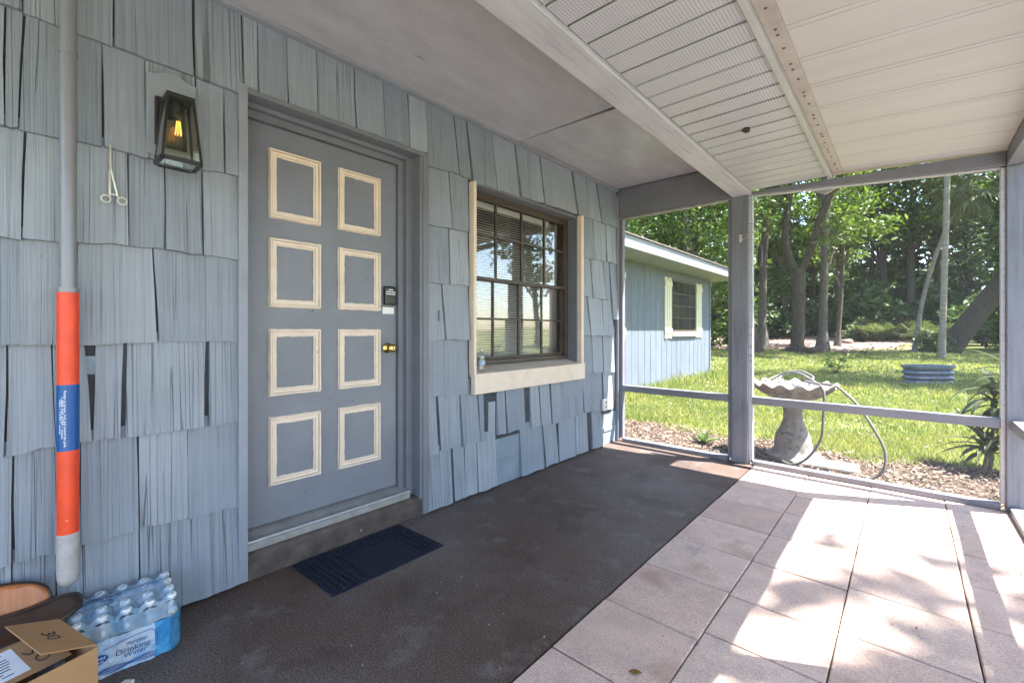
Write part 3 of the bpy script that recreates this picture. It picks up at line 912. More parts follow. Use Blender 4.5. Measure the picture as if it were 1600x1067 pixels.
MB().hexa([(-2.53, 2.225, 0.86), (XW + 0.036, 2.203, 0.86), (XW + 0.036, 3.652, 0.86), (-2.53, 3.605, 0.86), (-2.53, 2.225, 0.934), (XW + 0.036, 2.203, 0.884), (XW + 0.036, 3.652, 0.884), (-2.53, 3.605, 0.934)]).build('window_sill', 'cream', house, 0.003)
MB().box(SH + 0.024, XW + 0.044, 2.203, 3.655, 0.738, 0.886).build('sill_apron', 'cream', house, 0.003)
MB().box(SH, XW + 0.034, 2.203, 2.230, 0.880, 2.268).build('side_casing', 'cream', house, 0.003)
MB().box(SH - 0.02, XW + 0.034, 3.608, 3.650, 0.886, 2.292).build('side_casing', 'cream', house, 0.003)
room = MB()
v = [(IN - 0.001, 1.9, 0.3), (IN - 0.001, 4.2, 0.3), (IN - 0.001, 4.2, 2.6), (IN - 0.001, 1.9, 2.6)]
room.add(v + [(a - 2.2, b, c) for a, b, c in v], [(4, 5, 6, 7), (0, 1, 5, 4), (1, 2, 6, 5), (2, 3, 7, 6), (3, 0, 4, 7)])
room.build('room_lining', 'dark', house)

# blinds hang inside the window
bl = thing('window_blind', 'off-white horizontal mini blind hanging behind the front window panes', 'blind', (-2.60, 2.85, 0.97))
MB().box(-2.585, -2.56, 2.26, 3.42, 2.185, 2.232).build('headrail', 'blind', bl)
slat = None
for k in range(59):
    z = 2.172 - k * 0.0204
    if slat is None:
        a = R(37)
        dx, dz = 0.0115 * math.cos(a), 0.0115 * math.sin(a)
        c_ = 0.0022
        mb = MB(); mb.add([(-dx, 2.262, dz), (0, 2.262, c_), (dx, 2.262, -dz), (-dx, 3.415, dz), (0, 3.415, c_), (dx, 3.415, -dz)], [(0, 1, 4, 3), (1, 2, 5, 4)])
        slat = mb.mesh('slat', 'blind')
    o = link('slat', slat, bl); o.location = (-2.572, random.uniform(-.002, .002), z)
for y in (2.42, 2.84, 3.26):
    MB().tube([(-2.558, y, 2.19), (-2.558, y, 0.975)], 0.0011, 5).build('ladder_cord', 'blind', bl)
MB().box(-2.585, -2.56, 2.26, 3.42, 0.955, 0.972).build('bottom_rail', 'blind', bl)
cu = MB(True)
cv = [(-2.615 + 0.012 * math.sin(i * 1.3), 3.36 + i * 0.012) for i in range(22)]
cu.add([(a, b, 0.95) for a, b in cv] + [(a, b, 2.24) for a, b in cv], [(i, i + 1, 22 + i + 1, 22 + i) for i in range(21)])
o = cu.build('curtain', 'curtain', None, label='pale drawn curtain behind the far edge of the front window', cat='curtain')
sm = o.modifiers.new('solid', 'SOLIDIFY'); sm.thickness = 0.003

# outlet near the far end of the wall
ou = MB().box(XW, XW + 0.028, 4.035, 4.125, 0.372, 0.492).build('electrical_outlet', 'white_plastic', house, 0.006)
for z in (0.402, 0.446):
    yturn((XW + 0.026, 4.080, z + 0.010), [(0.017, 0), (0.017, 0.005), (0.014, 0.007), (0.003, 0.007)], 14).build('socket', 'tip', ou)
    for dy in (-0.006, 0.006):
        MB().box(XW + 0.0325, XW + 0.0335, 4.079 + dy, 4.081 + dy, z + 0.006, z + 0.016).build('socket_slot', 'black', ou)

# soffit, house side
MB().box(SH + 0.001, -1.19, -1.6, 2.722, 2.716, 2.730).build('soffit_panel', 'soffit', house)
MB().add([(SH + 0.001, 2.745, 2.726), (-1.19, 2.782, 2.722), (-1.19, 4.37, 2.716), (SH + 0.001, 4.37, 2.722), (SH + 0.001, 2.745, 2.740), (-1.19, 2.782, 2.736), (-1.19, 4.37, 2.730), (SH + 0.001, 4.37, 2.736)],
         [(3, 2, 1, 0), (4, 5, 6, 7), (0, 1, 5, 4), (1, 2, 6, 5), (2, 3, 7, 6), (3, 0, 4, 7)]).build('soffit_panel', 'soffit', house)
nh_ = MB(True).lathe([(0.006, 0.002), (0.006, -0.001), (0.003, -0.0022), (0.001, -0.0024)], (0, 0, 0), 8).mesh('nail_head', 'soffit')
for x_ in (-2.25, -1.74, -1.26):
    y_ = 0.1
    while y_ < 4.3:
        if abs(y_ - 2.75) > 0.04:
            o = link('nail_head', nh_, house); o.location = (x_ + random.uniform(-.008, .008), y_, 2.7155 if y_ < 2.73 else 2.7215)
        y_ += random.uniform(0.26, 0.36)
MB().box(SH, -1.19, -1.6, 4.40, 2.745, 2.80).build('soffit_backing', 'black', house)
rf = MB()
rf.hexa([(-0.35, -2.0, 2.56), (-0.35, 4.75, 2.56), (-6.2, 4.75, 4.40), (-6.2, -2.0, 4.40), (-0.35, -2.0, 2.62), (-0.35, 4.75, 2.62), (-6.2, 4.75, 4.46), (-6.2, -2.0, 4.46)])
rf.build('roof', 'roofing', house)

# ------------------------------------------------------------------ screen porch
porch = thing('screen_porch', 'grey painted screened porch with a flat roof over slab and pavers', 'porch', (-0.2, 2.0, 0))
MB().box(-1.190, -1.035, -1.6, 4.44, 2.408, 2.72).build('beam', 'beam', porch, 0.006)
MB().box(SH - 0.02, -1.20, 4.405, 4.462, 2.415, 2.760).build('end_header', 'frame', porch, 0.004)
MB().box(XW + 0.02, -1.20, 4.395, 4.437, 2.392, 2.4145).build('screen_channel', 'alu_dull', porch, 0.002)
MB().box(XW + 0.02, -1.20, 4.373, 4.4045, 2.418, 2.7105).build('end_header_face', 'frame', porch, 0.003)
post = MB().box(-1.200, -1.060, 4.372, 4.466, 0.0, 2.4075).build('post', 'post', porch, 0.006)
MB().box(-1.0598, -1.028, 4.392, 4.446, 0.04, 2.40).build('screen_stile', 'beam', porch, 0.003)
MB().box(-1.232, -1.2002, 4.392, 4.446, 0.04, 2.392).build('screen_stile', 'frame', porch, 0.003)
MB().box(XW + 0.014, XW + 0.052, 4.392, 4.446, 0.04, 2.392).build('screen_stile', 'frame', porch, 0.003)
MB().box(0.470, 0.493, 4.392, 4.446, 0.045, 2.284).build('screen_stile', 'beam', porch, 0.003)
for y in (4.42, 2.26, -0.1, -1.55):
    MB().box(0.494, 0.606, y - 0.05, y + 0.05, 0.0, 2.285).build('post', 'post', porch, 0.006)
# far side: sloping header, rail, sill
MB().hexa([(-1.03, 4.37, 2.403), (0.493, 4.37, 2.290), (0.493, 4.462, 2.290), (-1.03, 4.462, 2.403), (-1.03, 4.37, 2.428), (0.493, 4.37, 2.388), (0.493, 4.462, 2.388), (-1.03, 4.462, 2.428)]).build('header', 'frame', porch, 0.003)
MB().hexa([(-1.03, 4.395, 2.392), (0.47, 4.395, 2.279), (0.47, 4.437, 2.279), (-1.03, 4.437, 2.392), (-1.03, 4.395, 2.402), (0.47, 4.395, 2.289), (0.47, 4.437, 2.289), (-1.03, 4.437, 2.402)]).build('screen_channel', 'beam', porch)
for x0, x1 in ((XW + 0.053, -1.233), (-1.027, 0.469)):
    MB().box(x0, x1, 4.385, 4.450, 0.543, 0.608).build('rail', 'frame', porch, 0.004)
    MB().box(x0, x1, 4.378, 4.456, 0.0, 0.040).build('sill_plate', 'frame', porch, 0.004)
# side towards the lawn, running past the photographer
for y0, y1 in ((2.311, 4.369), (-0.049, 2.209), (-1.499, -0.151)):
    MB().box(0.515, 0.580, y0, y1, 0.543, 0.608).build('rail', 'frame', porch, 0.004)
    MB().box(0.505, 0.590, y0, y1, 0.0, 0.040).build('sill_plate', 'frame', porch, 0.004)
MB().box(0.494, 0.606, -1.6, 4.47, 2.286, 2.386).build('side_header', 'frame', porch, 0.004)
# vinyl soffit strips, each a little board with its lip
y = -1.6
MB().box(-1.030, -0.475, -1.6, 4.40, 2.446, 2.470).build('soffit_backing', 'vinyl_plain', porch)
pitch = 0.1495
n0 = 1.954 - pitch * 24
k = 0
while n0 + pitch * k < 4.36:
    a = max(-1.6, n0 + pitch * k + 0.008); b = min(4.366, n0 + pitch * (k + 1) - 0.008)
    if b - a > 0.02:
        zz = 2.431 + random.uniform(-.0015, .0015)
        MB().box(-1.032, -0.470, a, b, zz, zz + 0.012).build('soffit_strip', 'vinyl', porch, 0.004)
    k += 1
MB().box(-0.472, -0.444, -1.6, 4.366, 2.414, 2.462).build('edge_trim', 'vinyl_plain', porch, 0.004)
# cream roof pans, falling away from the house
def pz(x): return 2.452 - (x + 0.444) * 0.067
bounds = [-1.6, -1.50, -1.18, -0.86, -0.55, -0.25, 0.05, 0.35, 0.65, 0.95, 1.25, 1.55, 1.85, 2.15, 2.445, 2.74, 3.04, 3.372, 3.70, 3.985, 4.28, 4.366]
for a, b in zip(bounds[:-1], bounds[1:]):
    for q0, q1, dz in ((a + 0.002, b - 0.062, 0.0), (b - 0.060, b - 0.034, 0.0016), (b - 0.032, b - 0.002, 0.0)):
        if q1 - q0 < 0.01:
            continue
        x0, x1 = -0.372, 0.493
        if dz == 0.0 and q1 - q0 > 0.04:
            MB().hexa([(x0, q0, pz(x0)), (x1, q0, pz(x1)), (x1, q1, pz(x1)), (x0, q1, pz(x0)), (x0, q0, pz(x0) + .02), (x1, q0, pz(x1) + .02), (x1, q1, pz(x1) + .02), (x0, q1, pz(x0) + .02)]).build('roof_pan', 'pan', porch, 0.0012)
        else:
            MB().hexa([(x0, q0, pz(x0) + dz), (x1, q0, pz(x1) + dz), (x1, q1, pz(x1) + dz), (x0, q1, pz(x0) + dz), (x0, q0, pz(x0) + .02), (x1, q0, pz(x1) + .02), (x1, q1, pz(x1) + .02), (x0, q1, pz(x0) + .02)]).build('pan_seam', 'pan', porch, 0.0012)
MB().hexa([(-0.50, -1.6, 2.480), (0.66, -1.6, 2.405), (0.66, 4.52, 2.405), (-0.50, 4.52, 2.480), (-0.50, -1.6, 2.51), (0.66, -1.6, 2.44), (0.66, 4.52, 2.44), (-0.50, 4.52, 2.51)]).build('roof_deck', 'flange', porch)
fl = MB().hexa([(-0.4435, -1.6, 2.447), (-0.3725, -1.6, 2.443), (-0.3725, 4.366, 2.443), (-0.4435, 4.366, 2.447), (-0.4435, -1.6, 2.47), (-0.3725, -1.6, 2.467), (-0.3725, 4.366, 2.467), (-0.4435, 4.366, 2.47)]).build('roof_flange', 'flange', porch, 0.002)
y = -1.2; k = 0
sm_ = MB(True).lathe([(0.0065, 0.0), (0.0065, -0.002), (0.004, -0.0045), (0.001, -0.005)], (0, 0, 0), 10).mesh('screw', 'backing')
while y < 4.32:
    for d in ((0.0, 0.05) if k % 2 == 0 else (0.0,)):
        if y + d < 4.33:
            o = link('screw', sm_, fl); o.location = (-0.405 + random.uniform(-.003, .003), y + d + random.uniform(-.006, .006), 2.4445)
    y += 0.165; k += 1
# wire hook on the post
hk = MB()
hk.box(-1.130, -1.105, 4.360, 4.3715, 1.99, 2.06)
hk.tube([(-1.118, 4.362, 2.045), (-1.07, 4.33, 2.040), (-1.0, 4.31, 2.055), (-0.985, 4.31, 2.07)], 0.003, 6)
hk.tube([(-1.118, 4.362, 2.000), (-1.05, 4.335, 2.028), (-1.0, 4.31, 2.052)], 0.003, 6)
hk.build('wire_hook', 'steel', porch)
MB().prism([(-0.67, 4.78, 2.475), (-0.538, 4.78, 2.402), (-0.437, 4.78, 2.454), (-0.45, 4.78, 2.53), (-0.66, 4.78, 2.53)], (0, 0.03, 0)).build('eave_board', 'flange', porch)
# insect screens
for nm, pts in (('a', [(XW + 0.05, 4.42, 0.04), (-1.232, 4.42, 0.04), (-1.232, 4.42, 2.392), (XW + 0.05, 4.42, 2.392)]),
                ('b', [(-1.03, 4.42, 0.04), (0.47, 4.42, 0.04), (0.47, 4.42, 2.28), (-1.03, 4.42, 2.393)])):
    MB().prism(pts, (0, 0.0006, 0)).build('screen', 'screen', porch)
for y0, y1 in ((2.31, 4.37), (-0.05, 2.21), (-1.50, -0.15)):
    MB().prism([(0.548, y0, 0.04), (0.548, y1, 0.04), (0.548, y1, 2.286), (0.548, y0, 2.286)], (0.0006, 0, 0)).build('screen', 'screen', porch)

# ------------------------------------------------------------------ things on the porch
# wall lantern
lan = thing('wall_lantern', 'black box lantern with tapered glass and lit filament bulb beside the door', 'lantern', (XW, 0.455, 2.07))
mbd = []
for i in range(13):
    t = i / 12
    y = 0.374 + t * 0.170
    mbd.append((y, 2.262 + 0.028 * math.sin(math.pi * min(1, max(0, (t - 0.12) / 0.76))) ** 1.5))
bot = [(0.544 - i / 12 * 0.170, 1.925 - 0.022 * math.sin(math.pi * min(1, max(0, (i / 12 - 0.12) / 0.76))) ** 1.5) for i in range(13)]
MB().prism([(XW + 0.004, a, b) for a, b in mbd + bot], (0.016, 0, 0)).build('mount_board', 'corner', lan, 0.003)
MB().box(XW + 0.0205, XW + 0.040, 0.398, 0.508, 1.965, 2.165).build('backplate', 'black', lan, 0.004)
LX, LY = XW + 0.125, 0.458
zb, zt_ = 1.872, 2.128
hb, ht = 0.064, 0.043
fr = MB()
fr.tube([(XW + 0.03, LY, 2.10), (XW + 0.07, LY, 2.135), (LX, LY, 2.150)], 0.010, 8)
fr.box(LX - ht - .004, LX + ht + .004, LY - ht - .004, LY + ht + .004, zt_, zt_ + 0.016)
fr.lathe([(0.016, 0.0), (0.020, -0.03), (0.020, -0.055)], (LX, LY, zt_), 14)
for sx in (-1, 1):
    for sy in (-1, 1):
        b_ = 0.0045
        p0 = (LX + sx * hb, LY + sy * hb, zb); p1 = (LX + sx * ht, LY + sy * ht, zt_)
        fr.hexa([(p0[0] - b_, p0[1] - b_, zb), (p0[0] + b_, p0[1] - b_, zb), (p0[0] + b_, p0[1] + b_, zb), (p0[0] - b_, p0[1] + b_, zb),
                 (p1[0] - b_, p1[1] - b_, zt_), (p1[0] + b_, p1[1] - b_, zt_), (p1[0] + b_, p1[1] + b_, zt_), (p1[0] - b_, p1[1] + b_, zt_)])
    fr.box(LX + sx * hb - .007, LX + sx * hb + .007, LY - hb + .0065, LY + hb - .0065, zb - .004, zb + .012)
    fr.box(LX - hb + .0065, LX + hb - .0065, LY + sx * hb - .007, LY + sx * hb + .007, zb - .004, zb + .012)
fr.build('frame', 'black', lan, 0.0015)
for sx, sy in ((1, 0), (-1, 0), (0, 1), (0, -1)):
    def cp(h, z, t):
        return (LX + (sx * h if sx else t * h), LY + (sy * h if sy else t * h), z)
    MB().prism([cp(hb, zb + .012, -.9), cp(hb, zb + .012, .9), cp(ht, zt_, .9), cp(ht, zt_, -.9)], (sx * .0015, sy * .0015, 0)).build('glass_pane', 'clear', lan)
MB().box(LX - hb + .008, LX + hb - .008, LY - hb + .008, LY + hb - .008, zb, zb + .002).build('glass_pane', 'clear', lan)
blb = MB(True).lathe([(0.012, 0.0), (0.014, -0.012), (0.022, -0.035), (0.029, -0.065), (0.027, -0.088), (0.016, -0.104), (0.003, -0.110)], (LX, LY, zt_ - 0.056), 20).build('bulb', 'bulb', lan)
for k in range(6):
    a = k * math.pi / 3
    MB().tube([(LX + .006 * math.cos(a), LY + .006 * math.sin(a), zt_ - .078), (LX + .011 * math.cos(a), LY + .011 * math.sin(a), zt_ - .135)], 0.0012, 5).build('filament', 'filament', blb)

# locking forceps on a nail
fo = thing('forceps', 'pale steel locking forceps hanging by the tip between pole and lantern', 'forceps', (XW + .02, 0.262, 1.70))
X0 = XW + 0.026
def armf(sg, yb):
    m_ = MB(True)
    m_.tube([(X0, 0.262 + sg * 0.001, 1.922), (X0, 0.263 - sg * 0.001, 1.850), (X0 + .003, 0.264 + sg * 0.004, 1.80), (X0 + .003, yb + (0.012 if sg < 0 else -0.012), 1.722)], [0.0028, 0.0042, 0.0045, 0.004], 8)
    m_.torus((X0 + .003, yb, 1.708), 0.0140, 0.0034, (1, 0.15, 0))
    m_.build('arm', 'steel', fo)
armf(-1, 0.248); armf(1, 0.296)
MB().tube([(X0 - .004, 0.263, 1.85), (X0 + .006, 0.263, 1.85)], 0.0045, 8).build('pivot', 'steel', fo)
MB().box(X0, X0 + .003, 0.262, 0.284, 1.727, 1.731).build('ratchet', 'steel', fo)

# telescopic pole
PX, PY = XW + 0.075, 0.142
pole = thing('extension_pole', 'telescopic grey pole with bright orange grip hanging against the shingles', 'pole', (PX, PY, 0.283))
def rod(nm, z0, z1, r, mat, par, n=28):
    return MB(True).tube([(PX, PY, z0), (PX, PY, z1)], r, n).build(nm, mat, par)
rod('inner_tube', 1.35, 2.69, 0.0240, 'pole', pole)
rod('upper_tube', 2.20, 2.6895, 0.0205, 'pole', pole)
rod('tube_collar', 2.195, 2.212, 0.0262, 'pole', pole)
rod('grip_collar', 1.336, 1.354, 0.0312, 'pole', pole)
rod('grip', 0.466, 1.336, 0.0300, 'orange', pole)
lb = rod('grip_label', 0.768, 1.005, 0.0306, 'label_blue', pole)
tp = MB(True)
prof = [(0.031, 0.470)]
z = 0.466
while z > 0.345:
    prof += [(0.0318, z), (0.0318, z - 0.0045), (0.0305, z - 0.005), (0.0305, z - 0.0075)]
    z -= 0.008
prof += [(0.031, 0.335), (0.030, 0.310), (0.025, 0.290), (0.014, 0.281), (0.002, 0.279)]
tp.lathe([(r, z_ - 0.279) for r, z_ in prof], (PX, PY, 0.279), 28)
tp.build('end_cap', 'tip', pole)
# small vertical print on the label, facing the porch
for (txt, ang, z_, w_) in (('1-800-345-6789 / www.', -34, 0.965, 0.150), ('USA / CAN / www.', -46, 0.955, 0.125), ('Rotate to loosen, lock and extend the pole', -20, 0.985, 0.200), ('Extendable', -100, 0.98, 0.09)):
    a = R(ang)
    nrm = Vector((math.cos(a), math.sin(a), 0))
    tang = Vector((math.sin(a), -math.cos(a), 0))
    text_mesh('label_print', txt, 0.0100, 'white_ink', lb, Vector((PX, PY, z_)) + nrm * 0.0312 + tang * 0.002, (0, 0, -1), -tang, width=w_, lift=0.0002)

# water bottle pack
pk = thing('water_bottle_pack', 'shrink-wrapped pack of clear water bottles with blue print on the slab', 'bottle pack', (-2.20, 0.25, 0), rz=0)
PB = (-2.205, 0.255)                                  # centre
ang_p = R(4)
def pl(u, v, z):                                      # pack coordinates: u along the wall, v out from it
    return Vector((PB[0] + v * math.cos(ang_p) - u * math.sin(ang_p) * -1, PB[1] + u * math.cos(ang_p) - v * math.sin(ang_p), z))
bot_m = MB(True).lathe([(0.028, 0.0), (0.0315, 0.006), (0.0315, 0.045), (0.030, 0.050), (0.0315, 0.055), (0.0315, 0.075), (0.030, 0.08), (0.0315, 0.085), (0.0315, 0.125), (0.027, 0.148), (0.016, 0.168), (0.0125, 0.174), (0.0125, 0.184)], (0, 0, 0), 18).mesh('bottle', 'pet')
cap_m = MB(True).lathe([(0.0150, 0.0), (0.0155, 0.002), (0.0155, 0.013), (0.0135, 0.0155), (0.002, 0.016)], (0, 0, 0), 16).mesh('cap', 'white_plastic')
for i in range(6):
    for j in range(4):
        p = pl(-0.162 + i * 0.065, -0.098 + j * 0.065, 0.002)
        b_ = link('bottle', bot_m, pk); b_.location = p - Vector(pk.location) + Vector(pk.location)
        b_.matrix_parent_inverse = Matrix.Translation(-Vector(pk.location))
        c_ = bpy.data.objects.new('cap', cap_m); C.objects.link(c_); c_.parent = b_; c_.location = (0, 0, 0.182)
# film: scalloped band hugging the bottles, then a shoulder and the loose top sheet
def outline(grow, n=160):
    out = []
    a, b = 0.162, 0.098
    for k in range(n):
        t = k / n * 2 * (2 * a + 2 * b)
        if t < 2 * a: q = (-a + t, -b, 0, -1, t)
        elif t < 2 * a + 2 * b: q = (a, -b + t - 2 * a, 1, 0, t - 2 * a)
        elif t < 4 * a + 2 * b: q = (a - (t - 2 * a - 2 * b), b, 0, 1, t - 2 * a - 2 * b)
        else: q = (-a, b - (t - 4 * a - 2 * b), -1, 0, t - 4 * a - 2 * b)
        bulge = 0.0335 - 0.006 * (0.5 - 0.5 * math.cos(2 * math.pi * q[4] / 0.065)) ** 1.5
        out.append((q[0] + q[2] * (bulge + grow), q[1] + q[3] * (bulge + grow)))
    # relax corners
    for _ in range(5):
        out = [((out[i - 1][0] + out[i][0] * 2 + out[(i + 1) % n][0]) / 4, (out[i - 1][1] + out[i][1] * 2 + out[(i + 1) % n][1]) / 4) for i in range(n)]
    return out
OL = outline(0.002)
nO = len(OL)
def band(z0, z1, rows, seg, name, mat, g0=0.0, g1=0.0, par=None):
    v = []; f = []
    idx = list(seg)
    for j in range(rows + 1):
        q = j / rows
        for i in idx:
            u_, v_ = OL[i % nO]
            g = (g0 + (g1 - g0) * q) + 0.0014 * math.sin(i * 1.9 + j * 2.1) + 0.0010 * math.sin(i * 0.7 - j * 1.3)
            l = math.hypot(u_, v_)
            u2, v2 = u_ * (1 + g / l), v_ * (1 + g / l)
            z = z0 + (z1 - z0) * q + (0.004 * math.sin(i * 0.39) if j == 0 else 0)
            v.append(pl(u2, v2, max(0.001, z)))
    m = len(idx)
    for j in range(rows):
        for i in range(m - 1):
            f.append((j * m + i, j * m + i + 1, (j + 1) * m + i + 1, (j + 1) * m + i))
    mb = MB(True); mb.add(v, f)
    return mb.build(name, mat, par or pk)
# starting corner (-a,-b) is by the wall; side 3 (index 0.5..) faces the porch
L_ = 4 * 0.162 + 4 * 0.098
def ix(t): return int(round(t / L_ * nO))
s1, s2, s3 = ix(0.324), ix(0.324 + 0.196), ix(0.648 + 0.196)
fw = band(0.0, 0.128, 6, range(s2 + 8, s3 + 6), 'printed_film', 'film_white')
band(0.0, 0.128, 6, range(s1 - 10, s2 + 9), 'printed_film', 'film_blue')
band(0.0, 0.128, 6, range(s3 + 5, nO + s1 - 9), 'printed_film', 'film_white')
band(0.128, 0.176, 4, range(0, nO + 1), 'shoulder_film', 'film_clear', 0.0, -0.020)
# top sheet draped over the caps
gx_, gy_ = 37, 25
tv = []; tf = []
for j in range(gy_):
    for i in range(gx_):
        u_ = -0.178 + 0.356 * i / (gx_ - 1); v_ = -0.114 + 0.228 * j / (gy_ - 1)
        du = ((u_ + 0.162) / 0.065); dv = ((v_ + 0.098) / 0.065)
        r = math.hypot(du - round(du), dv - round(dv)) * 0.065
        z = 0.2005 - (0.006 if -0.07 < v_ < 0.02 else 0.024) * min(1.0, max(0, (r - 0.0165) / 0.024)) + 0.0015 * math.sin(i * 1.7 + j)
        edge = max(abs(u_) - 0.168, abs(v_) - 0.104, 0) / 0.010
        tv.append(pl(u_, v_, z - 0.012 * min(edge, 1)))
for j in range(gy_ - 1):
    for i in range(gx_ - 1):
        tf.append((j * gx_ + i, j * gx_ + i + 1, (j + 1) * gx_ + i + 1, (j + 1) * gx_ + i))
def subgrid(keep, nm, mat):
    MB(True).add(tv, [f for k, f in enumerate(tf) if keep(k % (gx_ - 1), k // (gx_ - 1))]).build(nm, mat, pk)
subgrid(lambda i, j: 5 <= j <= 13 and i < 33, 'printed_film', 'film_top')
subgrid(lambda i, j: not (5 <= j <= 13 and i < 33), 'top_film', 'film_clear')
# print on the porch side of the film: logo oval, words, outline bubble
fu = Vector((pl(0.1, 0.14, 0) - pl(-0.1, 0.14, 0))).normalized()      # along the wall, seen left to right
fn = Vector((0, 0, 1))
face0 = lambda u_, z: pl(u_, 0.1395, z)
def oval(cu_, cz, a, b, nm, mat, off=0.0, tilt=0.0):
    pts = []
    for k in range(36):
        t = 2 * math.pi * k / 36
        x_, y_ = a * math.cos(t), b * math.sin(t)
        pts.append(face0(cu_ + x_ * math.cos(tilt) - y_ * math.sin(tilt), cz + x_ * math.sin(tilt) + y_ * math.cos(tilt)) + Vector((off, 0, 0)))
    MB().prism(pts, (0.0006, 0, 0)).build(nm, mat, fw)
oval(-0.050, 0.070, 0.033, 0.0165, 'logo_oval', 'blue_ink', 0.0005, R(6))
text_mesh('logo_lettering', 'Great', 0.017, 'white_ink', fw, face0(-0.074, 0.0715) + Vector((.0016, 0, 0)), fu, fn, 0.25, 0.048)
text_mesh('logo_lettering', 'Value', 0.012, 'white_ink', fw, face0(-0.066, 0.0605) + Vector((.0016, 0, 0)), fu, fn, 0.25, 0.034)
text_mesh('print_words', 'Purified', 0.018, 'navy_ink', fw, face0(0.030, 0.086) + Vector((.001, 0, 0)), fu, fn, 0.35, 0.055)
text_mesh('print_words', 'Drinking', 0.024, 'navy_ink', fw, face0(0.000, 0.064) + Vector((.001, 0, 0)), fu, fn, 0.05, 0.094)
text_mesh('print_words', 'Water', 0.024, 'blue_ink', fw, face0(0.022, 0.046) + Vector((.001, 0, 0)), fu, fn, 0.05, 0.064)
bub = []
for k in range(40):
    t = k / 39
    if t < 0.5:
        bub.append(face0(-0.03 + t * 2 * 0.13, 0.098 + 0.018 * math.sin(t * 2 * math.pi * 0.5)) + Vector((.001, 0, 0)))
    else:
        q = (t - 0.5) * 2
        bub.append(face0(0.10 + 0.018 * math.sin(q * math.pi), 0.116 - 0.075 * q) + Vector((.001, 0, 0)))
MB().tube(bub, 0.0011, 5).build('print_outline', 'blue_ink', fw)
for k in range(4):
    w_ = [face0(-0.13 + i * 0.014, 0.030 - k * 0.004 + 0.004 * math.sin(i * 0.9 + k)) + Vector((.001, 0, 0)) for i in range(18)]
    MB().tube(w_, 0.0013, 4).build('print_wave', 'blue_ink', fw)
# print on the top sheet
ct = pl(-0.03, -0.025, 0.2030)
tu = fu; tn = Vector((-1, 0.0, 0))
tn = (tn - tu * tn.dot(tu)).normalized()
pts = [ct + tu * (-0.085 + 0.042 * math.cos(2 * math.pi * k / 30)) + tn * (0.024 * math.sin(2 * math.pi * k / 30)) for k in range(30)]
MB().prism(pts, (0, 0, 0.0006)).build('logo_oval', 'blue_ink', pk)
text_mesh('logo_lettering', 'Great', 0.030, 'white_ink', pk, ct + tu * -0.112 + tn * -0.008 + Vector((0, 0, .0008)), tu, tn, 0.25, 0.046)
text_mesh('print_words', 'Purified', 0.024, 'navy_ink', pk, ct + tu * 0.0 + tn * 0.024, tu, tn, 0.3, 0.045)
text_mesh('print_words', 'Drinking', 0.036, 'navy_ink', pk, ct + tu * -0.036 + tn * -0.004, tu, tn, 0.05, 0.090)
text_mesh('print_words', 'Water', 0.030, 'navy_ink', pk, ct + tu * -0.005 + tn * -0.030, tu, tn, 0.05, 0.052)

# cardboard box
bx = thing('cardboard_box', 'open brown cardboard box with a white shipping label in front of the bottle pack', 'box', (-1.95, 0.0, 0))
BC = Vector((-1.900, 0.186, 0.0))                      # corner towards the pack and the porch
e1 = Vector((0.30, -0.955, 0)).normalized()            # long side, towards the photographer
e2 = Vector((-0.955, -0.30, 0)).normalized()           # short side, towards the wall
BH = 0.207
def bq(a, b, z): return BC + e1 * a + e2 * b + Vector((0, 0, z))
TH = 0.004
def wallp(a0, a1, b0, b1, z0, z1, nm, mat='card'):
    return MB().hexa([bq(a0, b0, z0), bq(a1, b0, z0), bq(a1, b1, z0), bq(a0, b1, z0), bq(a0, b0, z1), bq(a1, b0, z1), bq(a1, b1, z1), bq(a0, b1, z1)]).build(nm, mat, bx, 0.0012)
wallp(0, 0.42, 0, TH, 0, BH, 'side_panel')
wallp(0, 0.42, 0.26, 0.26 + TH, 0, BH, 'side_panel')
wallp(0, TH, TH, 0.26, 0, BH, 'end_panel')
wallp(0.42 - TH, 0.42, TH, 0.26, 0, BH, 'end_panel')
wallp(TH, 0.42 - TH, TH, 0.26, 0, TH, 'bottom_panel')
def flap(pts, nm, mat='card', th=0.0035):
    p = [Vector(q) for q in pts]
    n = (p[1] - p[0]).cross(p[2] - p[0]).normalized()
    if n.z < 0: n = -n
    return MB().prism(p, n * th).build(nm, mat, bx, 0.001), n, p
# long flaps folded inwards, sagging; the wall-side one carries the label
flap([bq(0.004, 0.0045, BH - .002), bq(0.416, 0.0045, BH - .002), bq(0.416, 0.060, BH - 0.150), bq(0.004, 0.060, BH - 0.150)], 'flap', 'card_in')
f2, n2, p2 = flap([bq(0.03, 0.256, BH - .004), bq(0.40, 0.256, BH - .004), bq(0.40, 0.085, BH - .030), bq(0.03, 0.085, BH - 0.030)], 'flap')
